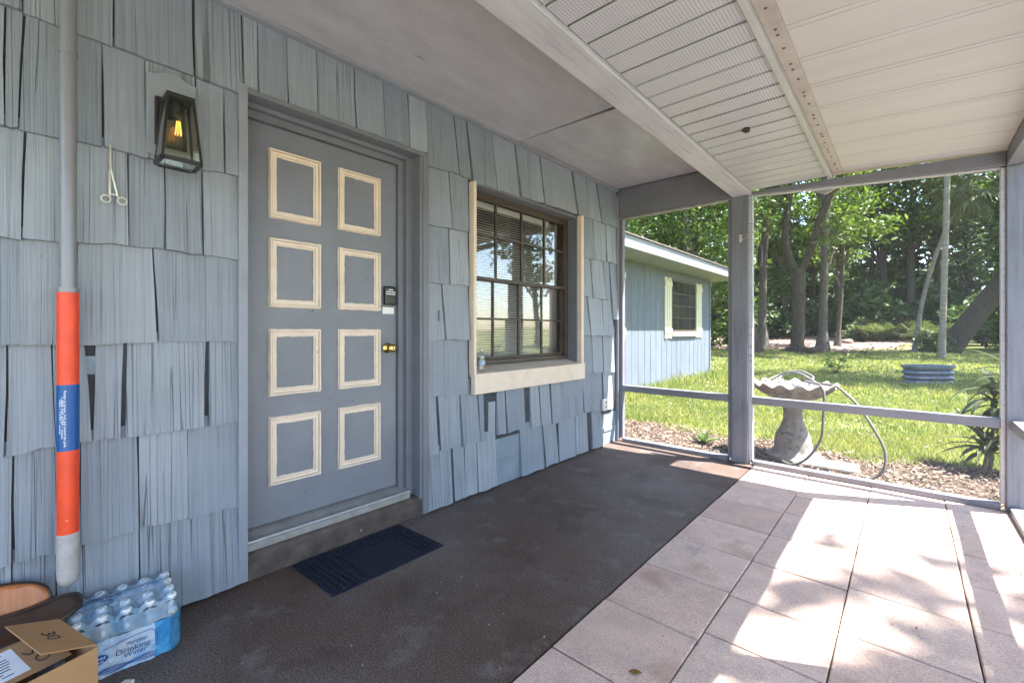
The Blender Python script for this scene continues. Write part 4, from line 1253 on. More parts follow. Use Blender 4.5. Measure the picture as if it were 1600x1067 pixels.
# short end flap standing open over the pack side, printed 30
f3, n3, p3 = flap([bq(0.0, 0.010, BH + .002), bq(0.0, 0.245, BH + .020), bq(0.125, 0.255, BH + 0.068), bq(0.125, 0.020, BH + 0.050)], 'flap')
r3 = (p3[0] - p3[1]).normalized()
u3 = n3.cross(r3).normalized()
c3 = (p3[0] + p3[1] + p3[2] + p3[3]) / 4
text_mesh('print_number', '30', 0.048, 'ink', f3, c3 + n3 * 0.0040 - r3 * 0.028 - u3 * 0.018, r3, u3, 0, 0.058)
r2 = (p2[1] - p2[0]).normalized(); u2 = n2.cross(r2).normalized()
lab = [p2[0] + r2 * a + u2 * b + n2 * 0.0038 for a, b in ((0.085, 0.012), (0.30, 0.012), (0.30, 0.150), (0.085, 0.150))]
lo_ = MB().prism(lab, n2 * 0.0005).build('shipping_label', 'paper', f2)
for k in range(26):
    a = 0.095 + random.random() * 0.12; b = 0.030 + (k % 9) * 0.013; w_ = random.uniform(0.008, 0.05)
    q = [p2[0] + r2 * x_ + u2 * y_ + n2 * 0.0044 for x_, y_ in ((a, b), (a + w_, b), (a + w_, b - 0.004), (a, b - 0.004))]
    MB().prism(q, n2 * 0.0002).build('label_line', 'ink', lo_)
for k in range(18):
    a = 0.235 + k * 0.0030
    q = [p2[0] + r2 * x_ + u2 * y_ + n2 * 0.0044 for x_, y_ in ((a, 0.06), (a + random.uniform(.0008, .002), 0.06), (a + .0015, 0.13), (a, 0.13))]
    MB().prism(q, n2 * 0.0002).build('label_bar', 'ink', lo_)
sc_ = [p2[0] + r2 * (0.02 + 0.007 * i) + u2 * (0.07 + 0.016 * math.sin(i * 1.25)) + n2 * 0.0046 for i in range(9)]
MB().tube(sc_, 0.0016, 5).build('marker_scribble', 'ink', f2)
sc_ = [p2[0] + r2 * (0.05 + 0.014 * math.cos(i * .6)) + u2 * (0.12 + 0.018 * math.sin(i * .6)) + n2 * 0.0046 for i in range(11)]
MB().tube(sc_, 0.0016, 5).build('marker_scribble', 'ink', f2)

# low bent-wood chair half out of view behind the box
ch = thing('low_chair', 'low chair of orange plywood back and curled dark brown seat behind the box', 'chair', (-2.15, -0.15, 0))
def shell(fn_, nu, nv, th, nm, mat, edge):
    """curved sheet fn(u,v)->Vector with thickness, dark edge band as sub-part"""
    g = [[fn_(i / (nu - 1), j / (nv - 1)) for i in range(nu)] for j in range(nv)]
    v = [p for r_ in g for p in r_]
    f = [(j * nu + i, j * nu + i + 1, (j + 1) * nu + i + 1, (j + 1) * nu + i) for j in range(nv - 1) for i in range(nu - 1)]
    o = MB(True).add(v, f).build(nm, mat, ch)
    s_ = o.modifiers.new('solid', 'SOLIDIFY'); s_.thickness = th; s_.offset = 0
    rim = [g[0][i] for i in range(nu)] + [g[j][nu - 1] for j in range(1, nv)] + [g[nv - 1][i] for i in range(nu - 2, -1, -1)] + [g[j][0] for j in range(nv - 2, 0, -1)]
    MB(True).tube(rim + [rim[0]], edge, 7, False).build('edge_band', 'edge_dark', o)
    return o
def superell(u, v, a, b, e=3.2):
    """unit square -> rounded rectangle"""
    x, y = 2 * u - 1, 2 * v - 1
    k = max(abs(x), abs(y))
    if k < 1e-6: return 0.0, 0.0
    l = (abs(x) ** e + abs(y) ** e) ** (1 / e)
    return a * x * k / l * 1.0, b * y * k / l
def backf(u, v):
    a, b = superell(u, v, 0.26, 0.105)
    return Vector((-2.312 + 0.35 * a * a * 0.6 - 0.10 * (b / 0.105) * 0.25, -0.160 + a, 0.222 + b))
shell(backf, 25, 13, 0.010, 'backrest', 'plywood', 0.0062)
def seatf(u, v):
    a, b = superell(u, v, 0.255, 0.080)
    lift = 0.045 * max(0, (a - 0.10) / 0.155) ** 1.6
    return Vector((-2.215 + b * 0.92, -0.085 + a, 0.192 + lift - 0.016 * (b / 0.08) + 0.02 * (b / .08) ** 2))
shell(seatf, 25, 13, 0.014, 'seat', 'leather', 0.008)
for (x_, y_) in ((-2.26, -0.26), (-2.18, -0.26), (-2.26, 0.02), (-2.18, 0.02)):
    MB(True).tube([(x_, y_, 0.20), (x_ + (0.01 if x_ > -2.2 else -.01), y_ + (0.015 if y_ > -.1 else -.015), 0.0)], 0.008, 10).build('leg', 'black', ch)
MB(True).tube([(-2.20, -0.10, 0.205), (-2.26, -0.12, 0.16), (-2.29, -0.14, 0.20)], 0.009, 8).build('back_bracket', 'black', ch)
fp = MB().prism([(-1.972, 0.232, 0.001), (-1.990, 0.262, 0.001), (-1.968, 0.285, 0.001), (-1.945, 0.262, 0.001)], (0, 0, 0.014)).build('plastic_wedge', 'ripple', None, 0.003, label='small off-white wedge lying on the slab at the foot of the box', cat='wedge')

# door mat
dm = thing('door_mat', 'dark navy ribbed doormat lying on the slab below the door', 'doormat', (-2.14, 1.27, 0))
MX0, MX1, MY0, MY1 = -2.340, -1.930, 0.955, 1.595
def mq(a, b): return (MX0 + (MX1 - MX0) * a, MY0 + (MY1 - MY0) * b + 0.012 * a)
def mbox(a0, a1, b0, b1, z0, z1, nm):
    p = [mq(a0, b0), mq(a1, b0), mq(a1, b1), mq(a0, b1)]
    return MB().hexa([(x, y, z0) for x, y in p] + [(x, y, z1) for x, y in p]).build(nm, 'mat', dm, 0.0015)
mbox(0, 1, 0, 1, 0.0005, 0.006, 'backing')
mbox(0.30, 0.97, 0.30, 0.80, 0.0062, 0.0105, 'pile_field')
for k in range(5):
    mbox(0.05, 0.97, 0.035 + k * 0.048, 0.062 + k * 0.048, 0.0062, 0.0108, 'rib')
for k in range(4):
    mbox(0.035 + k * 0.062, 0.068 + k * 0.062, 0.30, 0.97, 0.0062, 0.0108, 'rib')
for k in range(3):
    mbox(0.30, 0.97, 0.825 + k * 0.052, 0.853 + k * 0.052, 0.0062, 0.0108, 'rib')

# plastic bottle on the window sill
wb = thing('water_bottle', 'small clear plastic water bottle standing at the near end of the window sill', 'bottle', (-2.372, 2.335, 0.902))
bm_ = MB(True).lathe([(0.024, 0.0), (0.027, 0.006), (0.026, 0.03), (0.0275, 0.04), (0.026, 0.055), (0.0275, 0.07), (0.026, 0.085), (0.027, 0.10), (0.022, 0.122), (0.012, 0.142), (0.0115, 0.150)], (-2.372, 2.335, 0.899), 18).build('body', 'pet', wb)
MB(True).lathe([(0.0276, 0.0), (0.0280, 0.001), (0.0280, 0.032), (0.0276, 0.033)], (-2.372, 2.335, 0.942), 18).build('wrap_label', 'film_white', wb)
MB(True).lathe([(0.013, 0.0), (0.0135, 0.010), (0.011, 0.012), (0.001, 0.0125)], (-2.372, 2.335, 1.048), 14).build('cap', 'white_plastic', wb)

# a dry leaf on the pavers and one in the bed
def dry_leaf(x, y, z, s_, rz, label, mat_c):
    v = []; f = []
    n = 7
    for i in range(n):
        t = i / (n - 1); w_ = math.sin(math.pi * min(1, t * 0.96 + 0.02)) ** 0.8 * 0.42 * s_
        for k, q in enumerate((-1, 0, 1)):
            px_, py_ = (t - .5) * s_ * 1.5, q * w_
            v.append((x + px_ * math.cos(rz) - py_ * math.sin(rz), y + px_ * math.sin(rz) + py_ * math.cos(rz), z + 0.004 + 0.16 * s_ * (abs(q) * 0.6 + (t - .5) ** 2)))
    for i in range(n - 1):
        for k in range(2):
            f.append((i * 3 + k, (i + 1) * 3 + k, (i + 1) * 3 + k + 1, i * 3 + k + 1))
    o = MB(True).add(v, f).build('dry_leaf', mat_c, None, label=label, cat='leaf', group='dry leaves lying about')
    s2 = o.modifiers.new('solid', 'SOLIDIFY'); s2.thickness = 0.0012
M['dry'] = pmat('dry_leaf_brown', (0.22, 0.125, 0.025), 0.6, 0.3, 60, 0.3, 90)
M['dry_tan'] = pmat('dry_leaf_tan', (0.50, 0.30, 0.13), 0.7, 0.25, 40, 0.3, 90)
dry_leaf(-0.710, 1.453, 0.0, 0.028, 0.5, 'single olive-brown leaf lying on a shaded pink paver', 'dry')
dry_leaf(0.20, 4.76, GZ + 0.02, 0.10, 0.3, 'large tan dry leaf on the bark litter just outside the sill', 'dry_tan')
for k, (x, y) in enumerate([(-0.30, 2.22), (0.03, 2.42), (-0.42, 1.98)]):
    dry_leaf(x, y, 0.0, 0.008, k * 1.3, 'tiny dark leaf scrap on the sunlit pavers, ' + ('middle one', 'the one farthest from the camera', 'the one closest to the camera')[k], 'bark_dark')

# ------------------------------------------------------------------ the garden
# bird bath
BB = (-0.86, 5.25, GZ + 0.02)
bbath = thing('bird_bath', 'weathered concrete bird bath with scalloped bowl on a flared pedestal', 'bird bath', BB)
def ped(r, z, a, j):
    k = 1 + 0.012 * math.cos(8 * a + z * 9) + 0.012 * math.sin(3 * a + z * 20)
    return r * k, z
MB(True).lathe([(0.25, 0.0), (0.25, 0.03), (0.22, 0.045), (0.185, 0.06), (0.165, 0.10), (0.165, 0.15), (0.155, 0.22), (0.115, 0.30), (0.088, 0.38), (0.080, 0.46), (0.095, 0.53), (0.13, 0.575), (0.12, 0.585)], BB, 48, ped).build('pedestal', 'concrete', bbath)
def bowl(r, z, a, j):
    k = min(1.0, max(0.0, (r - 0.22) / 0.2)) if j < 9 else max(0.0, (r - 0.26) / 0.16)
    w = math.cos(15 * a)
    return 0.90 * r * (1 + 0.030 * k * w), z + 0.020 * k * w
MB(True).lathe([(0.06, 0.575), (0.16, 0.583), (0.24, 0.612), (0.31, 0.650), (0.37, 0.690), (0.408, 0.722), (0.420, 0.738), (0.412, 0.746), (0.398, 0.738), (0.36, 0.712), (0.28, 0.678), (0.15, 0.660), (0.02, 0.655)], BB, 180, bowl).build('bowl', 'concrete', bbath)
# bundle in the bowl
cl = []
cf = []
nu, nv = 30, 22
for j in range(nv):
    for i in range(nu):
        a = 2 * math.pi * i / nu; q = j / (nv - 1)
        rr = 0.25 * q * (1 + 0.15 * math.sin(3 * a + 1))
        z = 0.675 + 0.085 * (1 - q ** 2) + 0.024 * math.sin(5 * a + 8 * q) * q + 0.018 * math.sin(9 * a - 5 * q) * q
        cl.append((BB[0] - 0.02 + rr * math.cos(a), BB[1] + rr * math.sin(a), BB[2] + max(0.667, z)))
for j in range(nv - 1):
    for i in range(nu):
        cf.append((j * nu + i, j * nu + (i + 1) % nu, (j + 1) * nu + (i + 1) % nu, (j + 1) * nu + i))
MB(True).add(cl, cf).build('wadded_sheet', 'cloth', None, label='crumpled grey sheet heaped inside the bird bath bowl', cat='cloth')
def smooth_path(P, n=10):
    P = [Vector(p) for p in P]; out = []
    for i in range(len(P) - 1):
        p0 = P[max(i - 1, 0)]; p1 = P[i]; p2 = P[i + 1]; p3 = P[min(i + 2, len(P) - 1)]
        for k in range(n):
            t = k / n
            out.append(0.5 * ((2 * p1) + (p2 - p0) * t + (2 * p0 - 5 * p1 + 4 * p2 - p3) * t * t + (3 * p1 - p0 - 3 * p2 + p3) * t ** 3))
    return out + [P[-1]]
hose = thing('garden_hose', 'grey garden hose looped from the bird bath bowl down to the bed', 'hose', (-0.4, 4.95, GZ))
bz = BB[2]
P = [(-1.08, 5.12, bz + .76), (-0.98, 5.25, bz + .82), (-0.84, 5.22, bz + .86), (-0.72, 5.15, bz + .82), (-0.66, 5.20, bz + .77), (-0.50, 5.14, bz + .755), (-0.40, 5.04, bz + .690), (-0.32, 4.98, 0.53), (-0.21, 4.90, 0.357), (-0.135, 4.85, 0.185), (-0.150, 4.80, 0.03), (-0.26, 4.78, -0.055), (-0.50, 4.78, -0.066), (-0.82, 4.76, -0.066), (-1.10, 4.90, -0.066), (-1.35, 4.80, -0.066)]
MB(True).tube(smooth_path(P), 0.0108, 10).build('outer_loop', 'hose', hose)
P = [(-0.74, 5.10, bz + .79), (-0.66, 5.06, bz + .775), (-0.60, 4.98, bz + .770), (-0.565, 4.93, bz + .70), (-0.570, 4.92, 0.40), (-0.585, 4.90, 0.21), (-0.68, 4.86, 0.03), (-0.80, 4.84, -0.05), (-0.93, 4.90, -0.035), (-1.02, 5.0, -0.066), (-1.3, 5.1, -0.066)]
MB(True).tube(smooth_path(P), 0.0108, 10).build('inner_loop', 'hose', hose)
P = [(-1.00, 5.3, bz + .77), (-0.95, 5.38, bz + .83), (-0.82, 5.40, bz + .86), (-0.70, 5.34, bz + .81), (-0.72, 5.22, bz + .785)]
MB(True).tube(smooth_path(P), 0.0108, 10).build('bowl_loop', 'hose', hose)
P = [(-2.28, 4.60, -0.07), (-1.9, 4.56, -0.066), (-1.6, 4.60, -0.066), (-1.35, 4.80, -0.066)]
MB(True).tube(smooth_path(P), 0.0108, 8).build('trailing_end', 'hose', hose)
# stepping stone
ss = MB()
ss.hexa([(-0.92, 4.93, GZ), (-0.30, 4.98, GZ), (-0.33, 5.28, GZ), (-0.90, 5.20, GZ), (-0.92, 4.93, -.045), (-0.30, 4.98, -.050), (-0.33, 5.28, -.048), (-0.90, 5.20, -.042)])
ss.build('stepping_stone', 'concrete', None, 0.02, label='flat concrete block lying in the bed in front of the bird bath', cat='stone')
# small rocks by the sill
def rock(x, y, z, s_, label, mat='concrete', name='rock', grp=None, sq=0.7):
    bm = bmesh.new(); bmesh.ops.create_icosphere(bm, subdivisions=3, radius=s_)
    ph = random.uniform(0, 9)
    for q in bm.verts:
        d = q.co.normalized()
        k = 1 + 0.18 * math.sin(d.x * 4 + ph) * math.cos(d.y * 3.3 - ph) + 0.10 * math.sin(d.z * 7 + d.x * 5 + ph)
        q.co = Vector((d.x * s_ * k * 1.2, d.y * s_ * k, d.z * s_ * k * sq))
        q.co += Vector((x, y, z + s_ * sq * 0.55))
    me = bpy.data.meshes.new(name); bm.to_mesh(me); bm.free()
    me.polygons.foreach_set('use_smooth', [True] * len(me.polygons)); me.materials.append(M[mat])
    t = dict(label=label, cat='rock')
    if grp: t['group'] = grp
    return link(name, me, None, **t)
rock(-1.45, 4.86, GZ, 0.075, 'small dark rock in the bed beside the porch post', 'bark')
rock(-1.22, 4.98, GZ, 0.10, 'brown rock in the bed between post and bird bath', 'soil')

# agave
def strap_leaf(base, az, el, ln, wd, droop, nm, mat, par, fold=0.25, seg=7):
    v = []; f = []
    d0 = Vector((math.cos(az), math.sin(az), 0)); side = Vector((-math.sin(az), math.cos(az), 0))
    p = Vector(base); e = el
    for i in range(seg):
        t = i / (seg - 1)
        w = wd * (math.sin(math.pi * min(1, 0.18 + t * 0.82)) ** 0.7) * (1 - t ** 4) + 0.001
        upv = d0 * -math.sin(e) + Vector((0, 0, 1)) * math.cos(e)
        v += [p - side * w + upv * w * fold, p, p + side * w + upv * w * fold]
        e2_ = e - droop / seg
        p = p + (d0 * math.cos(e) + Vector((0, 0, 1)) * math.sin(e)) * (ln / seg)
        e = e2_
    for i in range(seg - 1):
        for k in range(2):
            f.append((i * 3 + k, i * 3 + k + 1, (i + 1) * 3 + k + 1, (i + 1) * 3 + k))
    return MB(True).add(v, f).build(nm, mat, par)
ag = thing('agave', 'small rosette of pointed green leaves in the bed near the post', 'plant', (-1.72, 5.20, GZ))
for k in range(15):
    strap_leaf((-1.72, 5.20, GZ + 0.01), k * 2.4, random.uniform(0.35, 1.35), random.uniform(0.16, 0.27), 0.024, random.uniform(0.2, 0.8), 'leaf', 'agave', ag, 0.5)
# leafy plant by the corner post
pl_ = thing('strap_leaf_plant', 'bushy plant with long drooping dark leaves beside the porch corner post', 'plant', (0.60, 6.05, GZ))
for s_, (x, y, h) in enumerate([(0.58, 6.05, 0.80), (0.70, 6.18, 0.95), (0.52, 5.86, 0.32), (0.70, 5.90, 0.62)]):
    MB(True).tube([(x, y, GZ), (x + 0.02, y - .01, GZ + h * 0.5), (x + 0.03, y, GZ + h)], [0.016, 0.013, 0.010], 8).build('stem', 'bark', pl_)
    for k in range(34):
        hh = GZ + h * random.uniform(0.55, 1.0)
        strap_leaf((x + 0.03, y, hh), k * 2.4 + s_, random.uniform(-0.3, 1.1), random.uniform(0.26, 0.50), random.uniform(0.018, 0.032), random.uniform(0.8, 2.0), 'leaf', 'strap', pl_, 0.3)

# raised bed of ribbed steel
tk = thing('stock_tank', 'oval ribbed galvanised steel garden tank standing on the lawn', 'tank', (0.38, 14.7, GZ))
def stad(hl, r, n=20):
    o_ = []
    for k in range(n + 1):
        a = -math.pi / 2 + math.pi * k / n; o_.append((hl + r * math.cos(a), r * math.sin(a)))
    for k in range(n + 1):
        a = math.pi / 2 + math.pi * k / n; o_.append((-hl + r * math.cos(a), r * math.sin(a)))
    return o_
ax_ = Vector((math.cos(R(38)), math.sin(R(38)), 0)); ay_ = Vector((-ax_.y, ax_.x, 0))
tv = []; tf = []
zs = [i * 0.02 for i in range(23)]
for j, z in enumerate(zs):
    r = 0.245 + 0.026 * math.sin(z / 0.44 * 2 * math.pi * 3.5) if z < 0.43 else 0.275
    for a, b in stad(0.27, r):
        tv.append(Vector((0.38, 14.7, GZ + z)) + ax_ * a + ay_ * b)
m_ = 42
for j in range(len(zs) - 1):
    for k in range(m_):
        tf.append((j * m_ + k, j * m_ + (k + 1) % m_, (j + 1) * m_ + (k + 1) % m_, (j + 1) * m_ + k))
MB(True).add(tv, tf).build('wall', 'galv', tk)
rim_ = [Vector((0.38, 14.7, GZ + 0.44)) + ax_ * a + ay_ * b for a, b in stad(0.27, 0.275)]
MB(True).tube(rim_ + [rim_[0]], 0.018, 8, False).build('rim', 'galv', tk)
MB().add([Vector((0.38, 14.7, GZ + 0.37)) + ax_ * a + ay_ * b for a, b in stad(0.27, 0.24)], [tuple(range(42))]).build('soil_fill', 'soil', tk)

# ------------------------------------------------------------------ the wing of the house
wg = thing('house_wing', 'blue board-sided wing of the house with cream shutters beyond the porch', 'building', (-4.3, 9, GZ))
WX2 = -4.30
MB().box(-10.0, WX2 - 0.018, 4.43, 13.50, GZ - 0.2, 2.70).build('wall_core', 'sheath', wg)
bd = None
y = 4.43
while y < 13.45:
    y1 = min(y + 0.300, 13.52)
    MB().box(WX2 - 0.0175, WX2 + random.uniform(0, .002), y + 0.006, y1 - 0.006, GZ - 0.1, 2.62).build('siding_board', 'siding', wg, 0.003)
    y = y1
MB().box(WX2 - 0.02, WX2 + 0.022, 13.50, 13.58, GZ - 0.1, 2.62).build('corner_board', 'siding', wg, 0.003)
MB().hexa([(-4.33, 4.43, 2.640), (-3.64, 4.43, 2.640), (-3.64, 13.95, 2.640), (-4.33, 13.95, 2.640), (-4.33, 4.43, 2.66), (-3.64, 4.43, 2.66), (-3.64, 13.95, 2.66), (-4.33, 13.95, 2.66)]).build('eave_soffit', 'wing_soffit', wg)
MB().box(-3.638, -3.600, 4.43, 13.95, 2.640, 2.850).build('fascia', 'wing_fascia', wg, 0.003)
MB().hexa([(-3.56, 4.40, 2.853), (-3.56, 14.0, 2.853), (-8.0, 14.0, 4.35), (-8.0, 4.40, 4.35), (-3.56, 4.40, 2.878), (-3.56, 14.0, 2.878), (-8.0, 14.0, 4.39), (-8.0, 4.40, 4.39)]).build('roof', 'roofing', wg)
MB().prism([(-3.6, 13.50, 2.66), (-9.9, 13.50, 2.66), (-8.0, 13.50, 4.34)], (0, 0.05, 0)).build('gable', 'siding', wg)
def wing_window(y0, y1):
    w = MB()
    for a in [(y0, y0 + .05, 1.16, 2.46), (y1 - .05, y1, 1.16, 2.46), (y0 + .05, y1 - .05, 2.41, 2.46), (y0 + .05, y1 - .05, 1.16, 1.21)]:
        w.box(WX2 - 0.01, WX2 + 0.012, *a)
    wo = w.build('window', 'bronze', wg)
    MB().box(WX2 + 0.0022, WX2 + 0.006, y0 + .05, y1 - .05, 1.21, 2.41).build('pane', 'wing_glass', wo)
    for k in (1, 2, 3):
        yy = y0 + (y1 - y0) * k / 4
        MB().box(WX2 + 0.0065, WX2 + 0.014, yy - .012, yy + .012, 1.21, 2.41).build('muntin', 'bronze', wo)
    for z in (1.51, 1.81, 2.11):
        MB().box(WX2 + 0.0065, WX2 + 0.015, y0 + .05, y1 - .05, z - .012, z + .012).build('muntin', 'bronze', wo)
    MB().box(WX2 + 0.002, WX2 + 0.06, y0 - 0.02, y1 + 0.02, 1.05, 1.158).build('sill_board', 'shutter', wo, 0.004)
    for ya, yb in ((y0 - 0.45, y0 - 0.03), (y1 + 0.03, y1 + 0.45)):
        b0 = None
        for k in range(3):
            q = ya + (yb - ya) * k / 3
            o = MB().box(WX2 + 0.004, WX2 + 0.030, q + .014, q + (yb - ya) / 3 - .014, 1.00 + 0.02 * (k % 2), 2.47 - 0.02 * (k % 2)).build('shutter_board', 'shutter', wo, 0.003)
        for z in (1.12, 2.25):
            MB().box(WX2 + 0.0265, WX2 + 0.048, ya + .01, yb - .01, z, z + 0.12).build('shutter_batten', 'shutter', wo, 0.003)
M['wing_glass'] = pmat('dark_window_glass', (0.03, 0.032, 0.033), 0.08, 0.2, 3, 0.0, spec=0.8)
wing_window(10.72, 12.36)
wing_window(6.20, 7.84)

# ------------------------------------------------------------------ trees
def leaf_cloud(name, centers, counts, sig, size, mat, seed=0, flat=0.35):
    """many leaf-sized faces scattered round cluster centres"""
    rg = np.random.default_rng(seed)
    P = np.repeat(np.asarray(centers, float), counts, axis=0)
    S = np.repeat(np.asarray(sig, float), counts, axis=0)
    n = len(P)
    d = rg.normal(size=(n, 3)); d /= np.linalg.norm(d, axis=1, keepdims=True)
    rad = rg.random(n) ** 0.45
    P = P + d * (S * rad)[:, None] * np.array([1.15, 1.15, 0.72])
    nrm = rg.normal(size=(n, 3)); nrm[:, 2] = np.abs(nrm[:, 2]) + flat
    nrm /= np.linalg.norm(nrm, axis=1, keepdims=True)
    a = np.cross(nrm, rg.normal(size=(n, 3))); a /= np.linalg.norm(a, axis=1, keepdims=True)
    b = np.cross(nrm, a)
    l = (size * (0.6 + 0.8 * rg.random(n)))[:, None]
    w = l * 0.42
    V = np.stack([P - a * l, P - b * w + nrm * l * 0.12, P + a * l, P + b * w + nrm * l * 0.12], 1).reshape(-1, 3)
    F = np.arange(4 * n).reshape(n, 4)
    return np_mesh(name, V, F, mat)

def limbs(base, paths):
    m = MB(True)
    for P, r0, r1, n in paths:
        P = smooth_path(P, 4)
        k = len(P)
        rr = [r0 + (r1 - r0) * (i / (k - 1)) ** 0.8 for i in range(k)]
        m.tube([Vector(p) + base for p in P], rr, n)
    return m

def flare(h, r, lean=(0, 0), bend=(0, 0)):
    """trunk polyline with a root flare, as one tube of (path, radii)"""
    P = []; RR = []
    for i in range(15):
        t = i / 14
        z = h * t
        P.append(Vector((lean[0] * t + bend[0] * math.sin(math.pi * t), lean[1] * t + bend[1] * math.sin(math.pi * t), z)))
        RR.append(r * (1 - 0.5 * t) * (1 + 0.9 * math.exp(-z / (r * 1.6))))
    return P, RR

def broad_tree(seed, h, r, cw, leafm, barkm, nclus, per, lsize, lean=(0, 0), bend=(0, 0), low=0.35, tag_='tree'):
    """generic tree meshes (trunk with limbs, crown), base at the origin"""
    rg = random.Random(seed)
    m = MB(True)
    P, RR = flare(h * 0.85, r, lean, bend)
    m.tube(P, RR, 10)
    cen = []; sig = []
    for k in range(nclus):
        t = low + (1 - low) * rg.random()
        p = P[int(t * 14)] if t < 1 else P[-1]
        az = rg.uniform(0, 6.283); prof = math.sin(math.pi * min(0.97, (t - low) / (1 - low) * 0.8 + 0.18))
        rd = cw * prof * rg.uniform(0.25, 1.0)
        zc = h * t + rg.uniform(-.3, .5)
        c = Vector((p.x + rd * math.cos(az), p.y + rd * math.sin(az), zc + 0.12 * rd))
        cen.append(tuple(c)); sig.append(rg.uniform(0.5, 1.0) * h * 0.075 + 0.25)
        if k % 3 == 0:
            mid = p.lerp(c, 0.5) + Vector((0, 0, 0.06 * rd))
            st_ = Vector((p.x, p.y, min(p.z, zc - 0.25 * rd)))
            ti = int(min(14, max(0, st_.z / (h * 0.85) * 14)))
            m.tube([P[ti], P[ti].lerp(c, 0.5) + Vector((0, 0, 0.08 * rd)), c], [RR[ti] * 0.45, RR[ti] * 0.25, 0.012], 6)
    tm = m.mesh('trunk', barkm)
    cm = leaf_cloud('crown', cen, [per] * len(cen), sig, lsize, leafm, seed)
    return tm, cm

def plant_tree(tm, cm, loc, rz, s_, label, group=None, name='broadleaf_tree', sz=None):
    t = thing(name, label, 'tree', loc, group, rz)
    t.scale = (s_, s_, s_ if sz is None else sz)
    for nm, me in (('trunk', tm), ('crown', cm)):
        if me is None: continue
        o = bpy.data.objects.new(nm, me); C.objects.link(o); o.parent = t
    return t
tz = lambda x, y: float(terrain(np.array(float(x)), np.array(float(y))))

# the forked tree in the middle of the clearing
fk = thing('forked_tree', 'tall grey tree forking low into two curving limbs at the lawn edge', 'tree', (-4.5, 28.6, tz(-4.5, 28.6)))
fb = Vector((-4.5, 28.6, tz(-4.5, 28.6)))
m_ = limbs(fb, [([(0, 0, -0.1), (0.02, 0, 0.5), (0.08, 0, 2.0), (0.10, 0, 4.6)], 0.36, 0.30, 12),
                ([(0.05, 0, 4.2), (-0.55, 0, 6.0), (-0.35, 0, 8.6), (-0.15, 0, 11), (-0.6, 0, 15)], 0.24, 0.10, 10),
                ([(0.10, 0, 4.2), (0.75, 0, 5.9), (1.5, 0, 8.4), (2.9, 0.2, 11.0), (5.0, 0.4, 13.6), (6.2, .5, 15.5)], 0.22, 0.09, 10),
                ([(2.9, 0.2, 11.0), (4.6, 0.3, 11.6), (6.8, 0.4, 13.4)], 0.15, 0.05, 8),
                ([(-0.35, 0, 8.6), (-1.6, 0.5, 10.2), (-2.6, 0.8, 12.5)], 0.16, 0.05, 8),
                ([(-0.2, 0, 11), (0.9, -.5, 12.6), (1.8, -.8, 14.2)], 0.13, 0.05, 8),
                ([(0, 0, 0.35), (0.55, 0.2, 0.05), (0.95, 0.3, -0.1)], 0.20, 0.08, 8), ([(0, 0, 0.35), (-0.6, -0.2, 0.05), (-0.95, -0.3, -0.1)], 0.20, 0.08, 8)])
m_.build('trunk', 'bark_dark', fk)
rg = random.Random(3)
cen = []; sg = []
for k in range(44):
    cen.append((fb.x + rg.uniform(-4.5, 6.5), fb.y + rg.uniform(-3.5, 3.5), rg.uniform(11.5, 17.5))); sg.append(rg.uniform(0.7, 1.5))
for c in [(1.9, 0, 6.8), (2.6, .3, 7.9), (2.0, .5, 9.0), (1.6, -.4, 5.9), (2.9, 0, 9.3), (-1.5, .2, 8.3), (-2.3, .5, 9.8)]:
    cen.append((fb.x + c[0], fb.y + c[1], c[2])); sg.append(0.75)
link('crown', leaf_cloud('crown', cen, [70] * len(cen), sg, 0.15, 'leaf_light', 5), fk)

# slim trees of the clearing
def slim(name, label, x, y, h, r, bend, lean, cl_, matb='bark', leafm='leaf_mid', seed=1, ls=0.16):
    t = thing(name, label, 'tree', (x, y, tz(x, y)))
    P, RR = flare(h, r, lean, bend)
    b = Vector((x, y, tz(x, y)))
    m = MB(True); m.tube([p + b for p in P], RR, 10)
    rg = random.Random(seed)
    cen = []; sg = []
    for k in range(cl_):
        q = rg.uniform(0.42, 1.05); p = P[min(14, int(q * 14))]
        az = rg.uniform(0, 6.28); rd = rg.uniform(0.6, 2.6) * (1.15 - 0.4 * q)
        c = Vector((p.x + rd * math.cos(az), p.y + rd * math.sin(az), h * q + rg.uniform(0, .8)))
        cen.append(tuple(c + b)); sg.append(rg.uniform(0.55, 1.05))
        if k % 2 == 0:
            ti = max(3, min(14, int(q * 14) - 2))
            m.tube([P[ti] + b, P[ti].lerp(c, .5) + Vector((0, 0, .2)) + b, c + b], [RR[ti] * .42, RR[ti] * .2, .012], 6)
    m.build('trunk', matb, t)
    link('crown', leaf_cloud('crown', cen, [62] * len(cen), sg, ls, leafm, seed), t)
slim('slim_tree', 'straight pale-barked tree just right of the forked tree', -3.6, 30.8, 17, 0.22, (0.15, 0), (-0.1, 0), 46, 'bark', 'leaf_light', 11)
slim('slim_tree', 'twin-limbed pale tree at the left edge of the wide opening', -6.6, 30.5, 18, 0.24, (-0.5, 0), (1.6, 0), 44, 'bark', 'leaf_mid', 12)
slim('slim_tree', 'dark leaning tree beside the twin-limbed pale tree', -6.1, 27.0, 16, 0.19, (-0.9, 0), (-0.3, 0), 40, 'bark_dark', 'leaf_mid', 13)
slim('slim_tree', 'young tree with yellow-green leaves behind the forked tree', -3.4, 36, 12.5, 0.13, (0.2, 0), (0.2, 0), 40, 'bark', 'leaf_light', 14, 0.18)

